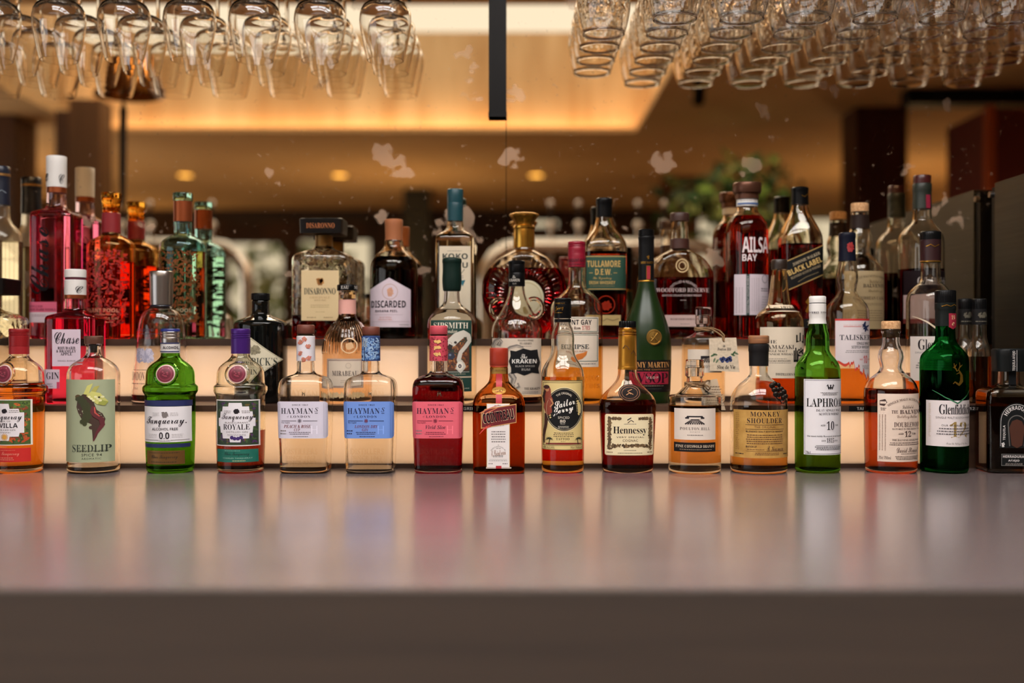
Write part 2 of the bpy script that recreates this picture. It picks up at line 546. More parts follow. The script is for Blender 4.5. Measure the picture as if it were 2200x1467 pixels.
def seal(b, x, y, r, c=(110, 28, 48), ring=True):
    """moulded glass ring with a pressed wax roundel"""
    L = Lab(b); L.ell(x, y, r, r, (196, 170, 160), 2); L.ell(x, y, r * .88, r * .88, c, 4); L.ell(x, y, r * .68, r * .68, (150, 60, 78), 5, r0=.93); L.ell(x, y, r * .5, r * .5, (96, 20, 38), 5)
    for k in range(10): L.ell(x + r * .25 * math.cos(k), y + r * .25 * math.sin(k * 1.7), r * .1, r * .06, (150, 60, 78), 6, seg=8)
    L.done('wax_seal')
    if ring:
        mb = MB(); P = []
        for q in range(33):
            t = 2 * PI * q / 32; P.append(Vector(L.P(x + r * 1.22 * math.cos(t), y + r * 1.22 * math.sin(t), 2)))
        mb.tube(P, .0016, b.glass.data.materials[0], 8, caps=False); mb.build('moulded_ring', b.root)
def ridged_cap(b, y0, y1, hw, m, k=56, split=None, ym=None, name='cap'):
    pts = [(y0, hw - 1), (y0 + 1.5, hw, 'c')]
    h = y1 - y0
    for f in (.2, .28, .36): pts += [(y0 + h * f, hw), (y0 + h * f + 1, hw - 1), (y0 + h * f + 2, hw)]
    pts += [(y1, hw - .3)]
    return b.turned(name, y0, y1, pts, m)

# ---- one family: squat gin bottles with a moulded belt and a wax seal
def belt_gin(label, xc, hb, capm, tint, level, liq, sealdx, rot=0):
    b = Bottle('gin_bottle', label, xc, 0, [(708, 15), (758, 19.5), (764, 20), (772, 26), (781, 38), (790, 46.5), (800, 50), (824, 51.5), (827, 55), (831, hb), (838, hb), (844, 54.5), (848, 52.5), (905, 52.3), (1004, 49.5), (1018, 48)],
               tint=tint, level=level, liq=liq)
    seal(b, xc + sealdx, 803, 20)
    return b
b = belt_gin('orange gin bottle at the left end of the counter, red screw cap, leafy orange label', 41, 58, None, (1, .95, .85), 821, (.86, .50, .15), -13)
ridged_cap(b, 705.5, 743, 21, mat((134, 14, 20), .4)); b.turned('neck_foil', 743, 760, [(743, 20.6), (760, 20.6)], mat((150, 24, 30), .45))
L = Lab(b); L.stroke([(48, 748), (54, 752), (58, 746), (72, 744)], 1.2, (200, 120, 60), 1); L.stroke([(26, 756), (30, 748), (34, 756), (38, 750)], 1.2, (200, 120, 60), 1); L.done('neck_lettering')
L = Lab(b); L.rect(-8, 858, 84, 957, (224, 218, 205)); L.rect(-6, 860, 81, 955, (70, 92, 40), 1)
L.leafy(-8, 860, 82, 955, [(96, 120, 48), (200, 92, 34), (50, 70, 30), (180, 70, 30), (120, 60, 30)], 230, 6, 2)
L.cols(-6, 71, lambda x: 867 if abs(x - 32) < 12 else (878 if abs(x - 32) < 30 else 886), lambda x: 947 if abs(x - 32) < 12 else (938 if abs(x - 32) < 30 else 930), (226, 220, 222), 4, n=40)
L.leafy(24, 876, 40, 889, [INK], 26, 4, 5); L.bars(2, 22, 880, 887, 2, GREY, 5); L.bars(42, 62, 880, 887, 2, GREY, 5)
L.text('Tanqueray', 'script', 0, 888, 67, 907, INK, 6); L.text('FLOR DE', 'sans', 20, 903.5, 46, 906.5, GREY, 6); L.text('SEVILLA', 'bold', 7, 909, 60, 919, INK, 6)
L.text('DISTILLED GIN', 'serif', 9, 922, 56, 925.5, GREY, 6); L.bars(20, 46, 928, 931, 1, GREY, 5)
for k in range(14): L.stroke([(33 + 4 * math.cos(k * .449), 939 + 4 * math.sin(k * .449)), (33 + 8 * math.cos(k * .449), 939 + 8 * math.sin(k * .449))], 1.3, (214, 150, 50), 6)
L.ell(33, 939, 4.5, 4.5, (220, 160, 60), 6)
L.rect(-8, 963, 81, 993, (196, 34, 28)); L.bars(18, 56, 966, 969, 1, (220, 120, 100)); L.text('Chas Tanqueray', 'script', 6, 971, 62, 981, (226, 140, 120)); L.bars(14, 52, 982, 990, 2, (222, 130, 110)); L.done('label')

b = belt_gin('vivid green glass bottle with blue rimmed silver cap on the counter', 366, 57.6, None, (.30, .62, .15), 838, (.74, .80, .34), 4)
b.turned('cap', 705.5, 737, [(711, 20.4), (714, 20.8), (717, 19.8), (720, 20.8), (723, 19.8), (726, 20.8), (737, 20.8)], SILVER); b.turned('cap_rim', 705.5, 711.5, [(705.5, 20), (711.5, 20.7)], mat((34, 42, 110), .4))
b.turned('neck_band', 734, 757.5, [(735, 20.6), (757.5, 20.6)], mat((206, 202, 200), .5))
L = Lab(b); L.b.ppf = L.b.ppm; L.text('ALCOHOL', 'bold', 356, 743, 386, 749, INK, 3); L.rect(347, 735.5, 386, 737.5, (30, 40, 90), 3); L.rect(347, 753.5, 386, 755.5, (30, 40, 90), 3); L.done('neck_lettering')
L = Lab(b); NAVY = (24, 34, 84)
L.rect(316, 857, 417, 869, NAVY); L.rect(318, 870, 416, 945, (224, 220, 222)); L.rect(320, 948.5, 414, 956.5, NAVY)
L.leafy(361, 879, 378, 895, [GREY], 40, 3.5, 1); L.bars(343, 359, 882, 890, 3, (180, 176, 176), 2); L.bars(380, 396, 882, 890, 3, (180, 176, 176), 2)
L.text('Tanqueray.', 'script', 328, 891, 409, 913, INK, 3); L.text('ALCOHOL FREE', 'sans', 342, 914.5, 395, 920, INK, 3, thin=.006)
L.text('0.0', 'bold', 358, 924, 379, 938, INK, 3); L.bars(332, 354, 927, 936, 3, (190, 186, 186), 2); L.bars(383, 404, 927, 936, 3, (190, 186, 186), 2)
L.rect(322, 940, 413, 941, GREY, 2); L.rect(357, 939.6, 381, 942.5, (224, 220, 222), 3); L.text('ALC % VOL', 'sans', 358, 940, 380, 942.4, GREY, 4)
L.rect(327, 963, 406, 992, mat((128, 92, 48), .4, .6)); L.bars(334, 398, 966, 969, 1, (60, 44, 24)); L.text('Chas Tanqueray', 'script', 340, 972, 394, 982, (50, 38, 20)); L.bars(336, 396, 985, 989, 1, (60, 44, 24)); L.done('label')

b = belt_gin('clear belted gin bottle with purple cap and dark liquid, teal band under its label', 517, 57, None, (.98, .96, .88), 922, (.50, .16, .10), 4)
ridged_cap(b, 705.5, 759, 20.6, mat((66, 30, 110), .32, .3))
L = Lab(b); L.rect(472, 858.5, 565, 958.5, (224, 218, 216)); L.rect(474.5, 861, 562.5, 956, (44, 62, 40), 1)
L.leafy(474, 861, 563, 956, [(64, 88, 50), (96, 84, 40), (36, 46, 40), (76, 40, 92)], 240, 5, 2)
L.cols(480, 557, lambda x: 865 if abs(x - 518) < 14 else (873 if abs(x - 518) < 28 else 884 if abs(x - 518) < 34 else 898), lambda x: 950 if abs(x - 518) < 12 else (942 if abs(x - 518) < 28 else 930 if abs(x - 518) < 34 else 916), (224, 220, 224), 4, n=60)
L.leafy(512, 876, 528, 890, [INK], 30, 4, 5); L.bars(493, 509, 881, 888, 2, GREY, 5); L.bars(531, 548, 881, 888, 2, GREY, 5)
L.text('Tanqueray', 'script', 488, 888, 553, 906, INK, 6); L.text('BLACKCURRANT', 'sans', 496, 906, 544, 909.5, GREY, 6); L.text('ROYALE', 'serif', 492, 911, 547, 923, INK, 6, thin=-.012)
L.text('DISTILLED GIN', 'sans', 499, 926, 543, 930, GREY, 6); L.bars(500, 540, 932.5, 937, 2, GREY, 5)
for q, k in ((-10, 0), (-4, 2), (3, 2), (9, 0)): L.ell(521 + q, 940 + k, 4, 4, (60, 36, 104), 6, seg=12)
L.rect(474, 965.5, 562, 993.5, (22, 104, 88)); L.bars(494, 528, 967.5, 970, 1, (120, 180, 160)); L.text('Chas Tanqueray', 'script', 494, 971.5, 546, 981, (20, 50, 44)); L.text('CHARLES TANQUERAY', 'sans', 490, 983, 552, 986.5, (150, 190, 170)); L.bars(510, 540, 988.5, 992, 1, (190, 190, 140)); L.done('label')

# ---- clear round bottle with the pale green wraparound label
b = Bottle('spirit_bottle', 'round clear bottle wrapped in a pale sage green label, copper cap', 201, 0, [(737, 17.5), (741, 17.5, 'c'), (744, 15), (757, 15.5), (765, 19), (772, 30), (780, 42), (791, 51), (804, 54.5), (820, 54.5), (1000, 54.5), (1012, 52), (1018, 46)], tint=(.99, .98, .95), level=998, liq=(.98, .92, .8), wall=.003)
b.turned('cap', 721, 738, [(721, 18.5), (723, 19.5, 'c'), (738, 19.3)], mat((92, 58, 44), .45, .3)); b.turned('stopper_plug', 738, 758, [(739, 8), (757, 7)], mat((50, 44, 40), .6))
L = Lab(b); SAGE = (158, 166, 134); L.rect(148, 815, 254, 993, SAGE)
L.text('SEEDLIP', 'serif', 174, 955, 250, 971, (44, 52, 40), 2, thin=-.02); L.bars(186, 250, 966.5, 969.5, 1, (70, 76, 60), 3); L.text('SPICE 94', 'sans', 196, 974, 235, 980, (40, 46, 36), 2, 1.2); L.text('AROMATIC', 'sans', 196, 983, 234, 987, (60, 66, 52), 2, 1.3)
BR = (64, 44, 34); GN = (54, 58, 30); YE = (198, 196, 110)
L.poly([(186, 862), (196, 848), (206, 842), (216, 850), (222, 868), (226, 880), (236, 888), (241, 900), (238, 914), (230, 926), (226, 938), (221, 948), (219, 946), (225, 930), (222, 914), (210, 908), (196, 900), (188, 886), (184, 874)], BR, 1)
for k in range(26):
    t = k / 25; cx, cy = 188 + 26 * math.sin(t * 3.1) * .6 + 10 * t, 852 + t * 58; L.ell(cx + 5 * math.sin(k * 2.1), cy, 7 - 2 * t, 5, GN if k % 3 else (86, 66, 36), 2 + k % 3, seg=10)
L.poly([(200, 846), (208, 828), (219, 823), (214, 836), (210, 848)], YE, 4); L.poly([(214, 842), (222, 830), (231, 828), (224, 842)], (170, 166, 84), 4)
L.poly([(206, 850), (216, 840), (232, 844), (245, 862), (238, 871), (226, 868), (218, 860)], YE, 5); L.poly([(232, 858), (245, 863), (240, 871), (228, 868)], (150, 156, 70), 6)
for k in range(7): L.ell(212 + 4 * k, 852 + (k % 3) * 4, 3, 2.4, (226, 222, 170), 7, seg=10)
L.ell(230, 853, 2, 2, (40, 30, 24), 8, seg=10)
L.stroke([(220, 872), (218, 884), (224, 892), (234, 900), (236, 912), (226, 930), (220, 947)], [6, 9, 10, 9, 8, 5, 2], (92, 34, 40), 5)
L.stroke([(222, 874), (223, 886), (231, 894)], [2, 3, 2], (190, 80, 70), 6); L.ell(216, 918, 5, 4, BR, 3, seg=12); L.done('label')

# ---- square-shouldered embossed gin bottles, three colours
def hayman(label, xc, labc, ink, rule, level, liq, wrapf, flav, corkm, wrapbase, flavc=(150, 50, 60), y_top=697):
    b = Bottle('gin_bottle', label, xc, 0, [(715, 16), (719, 19, 'c'), (722, 18), (773, 18), (780, 19), (796, 19), (801, 22), (806, 34), (811, 45), (817, 51), (826, 54), (838, 55), (900, 54), (960, 52.3), (1010, 50.5), (1018, 49)], n=5.5, dr=.93,
               tint=(1, .985, .95), level=level, liq=liq, wall=.0032)
    b.turned('stopper', y_top, y_top + 20, [(y_top, 17.5), (y_top + 2, 19, 'c'), (y_top + 18, 19), (y_top + 20, 17)], corkm)
    w = b.turned('neck_wrap', 721, 774.5, [(721, 19.6), (774.5, 20)], mat(wrapbase, .55)); w['label'] = 'patterned paper neck wrap'
    L = Lab(b); L.b.ppf = b.ppm; wrapf(L, xc); L.done('neck_pattern'); b.ppf = F / (b.d - b.wmax * .93)
    L = Lab(b); x = xc - 797
    L.cols(742.5 + x, 851 + x, lambda q: 862 + max(0, 4 - (q - 742 - x), 4 - (851 + x - q)), lambda q: 941.5 - max(0, 4 - (q - 742 - x), 4 - (851 + x - q)), labc, 0, n=40)
    L.text('SINCE 1863', 'sans', 777 + x, 867.5, 811 + x, 871, ink, 2, 1.2); L.text('HAYMAN', 'serif', 753 + x, 876, 822 + x, 888.5, ink, 2, 1.1, -.02); L.text('S', 'ital', 825 + x, 875, 833 + x, 884, ink, 2); L.rect(826 + x, 886.5, 832 + x, 887.7, ink, 2)
    L.text('of', 'ital', 766 + x, 892, 770 + x, 897, rule, 2); L.text('LONDON', 'serif', 773 + x, 892, 816 + x, 897, ink, 2, 1.3, -.01)
    L.rect(754 + x, 903, 786 + x, 904.2, rule, 2); L.rect(800 + x, 903, 831 + x, 904.2, rule, 2)
    for k in range(8): L.stroke([(793 + x, 903.5), (793 + x + 4.6 * math.cos(k * PI / 4), 903.5 + 4.6 * math.sin(k * PI / 4))], 1.3, flavc if labc[2] > 210 and labc[0] < 150 else rule, 3)
    L.text('True English', 'bital', 754 + x, 905.5, 772 + x, 910, rule, 2)
    for t, a, e, y0, y1 in flav: L.text(t, 'bital', a + x, y0, e + x, y1, flavc, 2)
    L.bars(770 + x, 816 + x, 926.5, 934, 2, rule, 2); L.bars(778 + x, 812 + x, 935.5, 939, 1, rule, 2); L.bars(751 + x, 764 + x, 922, 934, 2, GREY if labc[0] > 200 else rule, 2, gap=.58)
    hx = tuple(min(255, c + 26) for c in labc); L.frame(818 + x, 914, 820 + x, 932, 1, hx, 1); L.rect(820 + x, 922, 830 + x, 923, hx, 1); L.rect(829 + x, 914, 831 + x, 932, hx, 1)
    for k in (-1, 1): L.rect(xc + k * 47 - .5, 866, xc + k * 47 + .5, 938, tuple(max(0, c - 26) for c in labc), 1)
    L.done('label')
    g = b.glass.data.materials[0]
    # raised lettering moulded in the glass
    for t, x0, x1, y0, y1, bd, fin in (('HAYMAN', 764, 830, 840, 855, 4, 0), ('DISTILLERS', 772, 824, 851, 859, 1, 'shoulder_lettering'), ('DISTILLERS', 759, 831, 963, 976, 0, 0), ('SINCE 1863', 764, 826, 979, 987, 0, 0), ('ENGLAND', 765, 828, 989, 999, 0, 'base_lettering')):
        if t in ('HAYMAN', 'DISTILLERS') and y0 in (840, 963): L = Lab(b)
        L.raised(t, 'sans', x0 + x, y0, x1 + x, y1, g, bd)
        if fin: L.done(fin)
    return b
def roses(L, xc):
    for dx, y in ((-8, 735), (8, 744), (-8, 758), (9, 768), (1, 727), (-1, 772)):
        L.leafy(xc + dx - 7, y - 7, xc + dx + 7, y + 7, [(206, 132, 116), (190, 100, 84), (170, 120, 90)], 14, 4.2, 3, int(y))
def damask(L, xc):
    L.leafy(xc - 20, 722, xc + 20, 774, [(126, 160, 200), (70, 110, 168), (150, 178, 206)], 190, 3.4, 3); L.cols(xc - 17, xc - 5, lambda q: 726, lambda q: 745, (110, 120, 130), 4); L.rect(xc - 14, 728, xc - 8, 743, (170, 170, 160), 5); L.rect(xc - 12, 745, xc - 10, 774, (26, 44, 84), 4)
def dots(L, xc):
    rn = random.Random(4)
    for k in range(70): L.ell(xc + rn.uniform(-19, 19), rn.uniform(723, 773), 1.1, 1.1, (120, 26, 40), 3, seg=8)
    for y in (733, 746, 760): L.leafy(xc - 12, y - 6, xc + 8, y + 6, [(222, 176, 104)], 13, 4, 4, y)
hayman('clear square gin bottle with lilac white label and rose patterned white neck', 657, (208, 202, 216), (52, 48, 62), (110, 104, 116), 998, (.98, .78, .55), roses, [('PEACH & ROSE', 759, 817, 912, 919), ('CUP', 781, 794, 920, 926)], mat((98, 46, 30), .55), (214, 208, 212), (110, 52, 52))
hayman('clear square gin bottle with sky blue label and blue patterned neck', 797, (108, 144, 214), (26, 36, 78), (32, 44, 92), 1009, (.99, .97, .94), damask, [('LONDON DRY', 768, 818, 912.5, 919), ('GIN', 784, 798, 920, 926)], mat((98, 46, 30), .55), (34, 60, 112), (112, 56, 84), 701)
hayman('dark sloe red square gin bottle with coral pink label and pink neck', 942.5, (222, 96, 112), (70, 26, 50), (130, 40, 62), 805, (.44, .04, .09), dots, [('Vivid', 772, 794, 913, 921), ('Sloe', 797, 815, 913, 921)], mat((180, 62, 74), .55), (190, 64, 80), (90, 40, 60), 699)

# ---- amber square liqueur bottle with diagonal banner
b = Bottle('liqueur_bottle', 'square amber liqueur bottle with orange cap, narrow white label and slanting banner', 1072, 0, [(750, 17), (787, 18, 'c'), (790, 19.5), (802, 19.5), (808, 19.8), (818, 22), (828, 30), (838, 41), (847, 49), (858, 54), (868, 55.8), (1006, 55), (1018, 51)], n=6, dr=1, tint=(.80, .40, .16), level=868, liq=(.66, .36, .16))
b.turned('cap', 746.5, 787, [(746.5, 19), (748.5, 20, 'c'), (783, 20), (784, 19.4), (787, 20)], mat((150, 42, 20), .42))
L = Lab(b); b.ppf = b.ppm; L.rect(1053, 789, 1091, 802, mat((170, 130, 60), .4, .5)); L.text('UN COIN DU MONDE', 'sans', 1054, 793, 1090, 797, (80, 50, 24), 2); L.done('neck_label'); b.ppf = F / (b.d - b.wmax)
L = Lab(b); RB = (168, 30, 40); L.rect(1066, 803, 1079, 866, RB); L.ell(1072.5, 839, 15, 8, mat((176, 130, 56), .4, .6), 2); L.text('1849', 'bital', 1064, 836, 1081, 842, (70, 40, 20), 4)
L.done('ribbon')
L = Lab(b); L.rect(1046, 866, 1096, 1005, (206, 170, 110)); L.rect(1047.2, 867.2, 1094.8, 1003.8, (228, 220, 216), 1); L.bars(1062, 1078, 869, 872, 1, GREY)
L.text('L\'UNIQUE', 'sans', 1060, 911, 1084, 914.5, GREY, 3); L.bars(1056, 1087, 924, 951, 5, GREY, 2, gap=.6); L.text('*', 'sans', 1070, 954, 1073, 957, GREY); L.around('TRIPLE EDITION 4K', 'sans', 1071, 977, 18, -60, 60, 2.6, GREY, 2); L.bars(1066, 1078, 961.5, 964, 1, GREY)
L.text('E. Cointreau', 'script', 1056, 965, 1087, 978, (150, 110, 90), 3, rot=8); L.bars(1060, 1082, 977, 982, 2, INK); L.rect(1052, 985.5, 1090, 986.5, (190, 184, 180), 2); L.bars(1050, 1092, 988, 990.5, 1, GREY); L.bars(1050, 1060, 993, 998, 1, GREY); L.bars(1080, 1092, 993, 998, 1, GREY)
sl = -.17
def ban(x): return sl * (x - 1072)
L.cols(1034, 1110, lambda x: 873 + ban(x) + (6 if x < 1042 else 0), lambda x: 914 + ban(x), (200, 150, 90), 3); L.cols(1036, 1108.6, lambda x: 875 + ban(x) + (6 if x < 1043 else 0), lambda x: 912 + ban(x), (104, 22, 28), 4)
L.text('COINTREAU', 'bold', 1037, 882, 1105, 905, (222, 196, 160), 6, rot=9.7); L.text('COINTREAU', 'bold', 1038, 883, 1104, 904, (24, 12, 22), 7, rot=9.7)
for q in (0, 5): L.stroke([(1031 + q, 932 - q), (1040 + q, 921 - q), (1056 + q, 915 - q)], [1, 2.4, 1], (210, 70, 66), 4); L.stroke([(1036 - q, 892 - q), (1052 - q, 884 - q), (1072, 874 - q)], [1, 2.4, 1], (214, 120, 90), 5)
L.done('label')
L = Lab(b); L.rect(1045, 1003, 1099, 1006, (190, 170, 160), 2); L.rect(1066, 1000, 1078, 1006, RB, 3); L.done('ribbon_end')

# ---- rum with the black oval on a cream label
b = Bottle('rum_bottle', 'round rum bottle with black cap, cream label and big black oval', 1209, 0, [(642, 14), (690, 16.5, 'c'), (692, 16.5), (700, 18.5), (712, 23), (726, 25), (746, 24.5), (758, 26), (770, 31), (783, 39), (795, 44.5), (808, 46.3), (900, 46.3), (1008, 45.3), (1018, 42)], tint=(1, .97, .9), level=808, liq=(.85, .60, .24), base=1008)
b.turned('cap', 640, 683, [(640, 17.5), (642, 18.6, 'c'), (646, 18.6), (648, 18), (650, 18.6), (652, 18), (654, 18.6), (683, 18.3)], BLACKCAP); b.turned('cap_ring', 685, 691.5, [(685, 18.2), (691.5, 18.2)], BLACKCAP)
L = Lab(b); b.ppf = b.ppm; L.text('Jerry', 'script', 1192, 657, 1210, 668, GOLD, 5, rot=12); L.text('SPICED RUM', 'sans', 1193, 650, 1212, 653, GOLD, 5); L.bars(1192, 1208, 670, 673, 1, GOLD, 5); L.done('cap_print'); b.ppf = F / (b.d - b.wmax)
mb = MB(); tr = bpy.data.materials.new('red_back_paper'); tr.use_nodes = True; nt = tr.node_tree; nt.nodes.clear(); _q = nt.nodes.new('ShaderNodeOutputMaterial'); _w = nt.nodes.new('ShaderNodeBsdfTranslucent'); _w.inputs[0].default_value = (.75, .02, .03, 1); nt.links.new(_w.outputs[0], _q.inputs[0])
rows = [[(1.006 * b.rad(z, PI * .1 + PI * .8 * k / 24) * math.cos(PI * .1 + PI * .8 * k / 24), 1.006 * b.rad(z, PI * .1 + PI * .8 * k / 24) * math.sin(PI * .1 + PI * .8 * k / 24), z) for k in range(25)] for z in (.016, .05)]
mb.grid(rows, tr); mb.build('back_label', b.root)['label'] = 'red paper back label'
L = Lab(b); L.rect(1163.5, 816.5, 1251, 966.5, (122, 104, 62)); L.rect(1164.5, 819, 1249.5, 965, (216, 192, 128), 1)
L.frame(1166, 821, 1248, 957, .9, (70, 56, 36), 2)
L.ell(1210, 879, 40.5, 48, (222, 206, 160), 3, seg=44); L.ell(1210, 879, 39, 46, (24, 24, 24), 4, seg=44); L.ell(1210, 879, 37.2, 44.2, (210, 196, 160), 5, r0=.985, seg=44)
L.around('THE ORIGINAL', 'sans', 1210, 872, 25, -40, 40, 4.6, (222, 212, 190), 6, ry=28)
L.text('Sailor', 'script', 1188, 858, 1232, 873, (232, 228, 218), 7, rot=14, thin=.008); L.text('Jerry', 'script', 1184, 873, 1230, 891, (232, 228, 218), 7, rot=14, thin=.008)
L.text('SPICED', 'sans', 1197, 894, 1221, 899, (222, 214, 196), 6, 1.1); L.text('80', 'serif', 1201, 901, 1212.5, 907.5, (222, 214, 196), 6); L.text('PROOF', 'sans', 1202, 909, 1212, 911, (222, 214, 196), 6); L.bars(1196, 1221, 914, 920, 2, (200, 194, 176), 6)
L.bars(1186, 1232, 928, 939, 3, (84, 64, 40)); L.text('TATTOO', 'serif', 1193, 940, 1221, 945, (64, 48, 30), 3, 1.1); L.bars(1202, 1214, 947, 949, 1, (90, 70, 44))
L.cols(1172, 1246, lambda x: 952 - 1.5 * math.sin((x - 1172) / 74 * PI), lambda x: 954.5, (120, 40, 34), 3); 
for px in (1178, 1240):
    L.stroke([(px, 955), (px + (2 if px < 1200 else -2), 942)], 1.6, (40, 34, 22), 4)
    for k in range(7): a = -PI * k / 6; L.stroke([(px + 1, 942), (px + 1 + 8 * math.cos(a), 942 + 7 * math.sin(a) + 3)], [2.4, .6], (40, 44, 24), 4)
L.text('40% ALC./VOL', 'sans', 1167, 959, 1190, 963.5, (74, 60, 40), 3); L.text('70cl 700ml', 'sans', 1223, 959, 1248, 963.5, (74, 60, 40), 3)
L.poly([(1168, 838), (1172, 829), (1179, 829), (1182, 836), (1183, 850), (1187, 858), (1183, 868), (1185, 884), (1179, 892), (1173, 890), (1168, 876), (1169, 858)], (138, 62, 44), 5); L.ell(1175, 836, 4, 5, (190, 132, 90), 6, seg=12); L.ell(1174, 831, 6, 4.4, (60, 26, 24), 7, seg=12)
L.stroke([(1171, 838), (1168, 852), (1170, 866)], [4, 5, 2], (40, 22, 20), 6); L.stroke([(1174, 888), (1172, 912), (1168, 936), (1169, 952)], [9, 6, 4, 2], (66, 40, 30), 5); L.stroke([(1182, 856), (1187, 866), (1181, 874)], 3, (190, 132, 90), 6); L.done('label')

# ---- cognac with gold foil neck
b = Bottle('cognac_bottle', 'dark cognac bottle with gold foil neck and vine bordered cream label', 1348, 0, [(692, 15), (703, 18, 'c'), (705, 19), (793, 20), (802, 20.5), (812, 23), (822, 29), (832, 38), (842, 48), (852, 56), (863, 60.5), (874, 61), (900, 60), (960, 57), (1009, 54), (1018, 52)], dr=.62, n=2.6, tint=(.97, .86, .74), level=857, liq=(.42, .06, .05))
b.turned('cap', 689, 703.5, [(689, 17), (690.5, 18.3, 'c'), (703.5, 18.3)], BLACKCAP, n=96, rad=knurl(24, .06))
b.turned('neck_foil', 703, 793, [(703, 18.2), (710, 19.3), (714, 18.8), (716, 19.4), (719, 18.8), (721, 19.4), (786, 20.2), (788, 20.8), (793, 20.8)], mat((196, 138, 48), .3, .85))
L = Lab(b); b.ppf = b.ppm; L.stroke([(1337, 748), (1341, 741), (1346, 744), (1350, 750)], 1.2, (70, 44, 20), 6); L.stroke([(1354, 760), (1358, 752), (1362, 758), (1364, 764)], 1.2, (70, 44, 20), 6); L.done('signature_print'); b.ppf = F / (b.d - b.wmax * .62)
L = Lab(b); L.ell(1349.5, 843.5, 24, 18.5, (26, 18, 16), 2, seg=36); L.ell(1349.5, 843.5, 22, 16.5, (170, 112, 70), 3, r0=.96, seg=36); L.ell(1349.5, 843.5, 17, 12.5, (170, 112, 70), 3, r0=.96, seg=36); L.stroke([(1342, 848), (1350, 843), (1357, 847)], 1.4, (190, 136, 90), 4); L.stroke([(1354, 836), (1345, 840), (1352, 846)], 1.4, (190, 136, 90), 4); L.done('medallion')
L = Lab(b); L.cols(1297, 1402, lambda x: 889, lambda x: 978, (222, 202, 160), 0, r=4); L.cols(1298, 1401, lambda x: 890, lambda x: 977, (228, 212, 172), 1, r=4)
VN = [(96, 74, 46), (70, 52, 32), (120, 94, 60)]
L.leafy(1300, 893, 1312, 968, VN, 90, 4, 2, 5); L.leafy(1388, 893, 1400, 968, VN, 90, 4, 2, 6); L.leafy(1308, 894, 1334, 903, VN, 40, 4, 2, 7); L.leafy(1366, 894, 1392, 903, VN, 40, 4, 2, 8); L.leafy(1308, 951, 1392, 964, VN, 80, 4, 2, 9)
L.stroke([(1345, 908), (1352, 902), (1358, 906)], 1.3, INK, 3); L.stroke([(1344, 902), (1352, 897)], 2, INK, 3); L.bars(1336, 1364, 909, 912, 1, GREY); 
L.text('Hennessy', 'serif', 1314, 916, 1386, 935, (30, 22, 22), 3, .92, -.018); L.text('VERY SPECIAL', 'sans', 1321, 937, 1380, 940.5, (74, 58, 44), 3, 1.2); L.text('COGNAC', 'sans', 1334, 943.5, 1367, 948.5, (74, 58, 44), 3, 1.1); L.bars(1336, 1364, 966, 968.5, 1, VN[1]); L.bars(1322, 1378, 971.5, 974.5, 1, VN[1]); L.bars(1301, 1313, 969, 974, 1, VN[2]); L.bars(1387, 1398, 969, 974, 1, VN[2]); L.done('label')

# ---- cylinder of estate brandy with glass stopper, twine and tag
b = Bottle('brandy_bottle', 'straight sided amber brandy bottle with clear glass stopper and twine, on the counter', 1492.5, 0, [(785, 20.5), (787, 20.5), (806, 20.3, 'c'), (809, 17.5), (818, 17.5), (826, 18.5), (834, 22), (840, 29), (845, 40), (848, 52), (850, 56, 'c'), (852, 56.4), (1012, 56.4), (1018, 54)], level=868, liq=(.80, .55, .27), base=990, tint=(1, .985, .95), wall=.0032)
b.turned('glass_stopper', 771, 786, [(771.5, 18.5), (773, 19.2, 'c'), (785, 19.2)], glass((1, .97, .94)), n=40); b.turned('stopper_plug', 787, 806, [(788, 10.5), (806, 9.5)], glass((1, .98, .95)))
L = Lab(b); L.rect(1443.5, 877, 1530, 944.5, (218, 204, 190)); L.cols(1464, 1504, lambda x: 893 if abs(x - 1484) < 17 else 896, lambda x: 899 if abs(x - 1484) > 9 else 902, INK, 2, n=20); L.cols(1472, 1496, lambda x: 896, lambda x: 900, (218, 204, 190), 3)
for k in range(9): L.stroke([(1484 + (k - 4) * 2.2, 902), (1484 + (k - 4) * 5, 911)], [1, 3], INK, 2)
L.text('POULTON HILL', 'serif', 1454, 917.5, 1516, 923.5, (84, 74, 70), 2, 1.25, -.025); L.text('ESTATE', 'sans', 1474, 926.5, 1494, 928.5, GREY, 2, 1.5); L.bars(1468, 1502, 932.5, 936, 1, GREY); 
L.rect(1443, 950.5, 1530, 970.5, (28, 24, 24)); L.text('FINE COTSWOLD BRANDY', 'serif', 1446, 955.5, 1527, 961.5, (214, 196, 170), 2, 1.05, -.01); L.bars(1452, 1522, 964, 967, 1, (150, 132, 110)); L.done('label')
def twine(b, y0, y1, rpx, tails):
    tm = noisy((112, 84, 56), (160, 124, 84), (900, 900, 900), .9, bump=.6)
    mb = MB(); P = []; t0 = 4 * 2 * PI
    for q in range(121):
        a = t0 * q / 120; z = b.Z(y0 + (y1 - y0) * q / 120); r = rpx / b.ppm + .0016 * math.sin(a * 2.3) ** 2
        P.append((r * math.cos(a), r * math.sin(a), z))
    mb.tube(P, .0014, tm, 8)
    for T in tails: mb.tube([((x - b.xc) / b.ppm, y_, b.Z(y)) for x, y_, y in T], .0013, tm, 8)
    return mb.build('twine', b.root)
twine(b, 820, 830, 19.5, [[(1474, -.012, 826), (1462, -.022, 834), (1452, -.03, 842), (1443, -.036, 848)], [(1476, -.012, 828), (1466, -.021, 838), (1460, -.026, 842)], [(1510, -.012, 824), (1518, -.014, 828), (1523, -.012, 832), (1520, -.008, 838), (1514, -.012, 832), (1512, -.012, 826)], [(1512, 0, 822), (1524, .02, 818), (1536, .048, 819)]])
mb = MB(); k = b.ppm
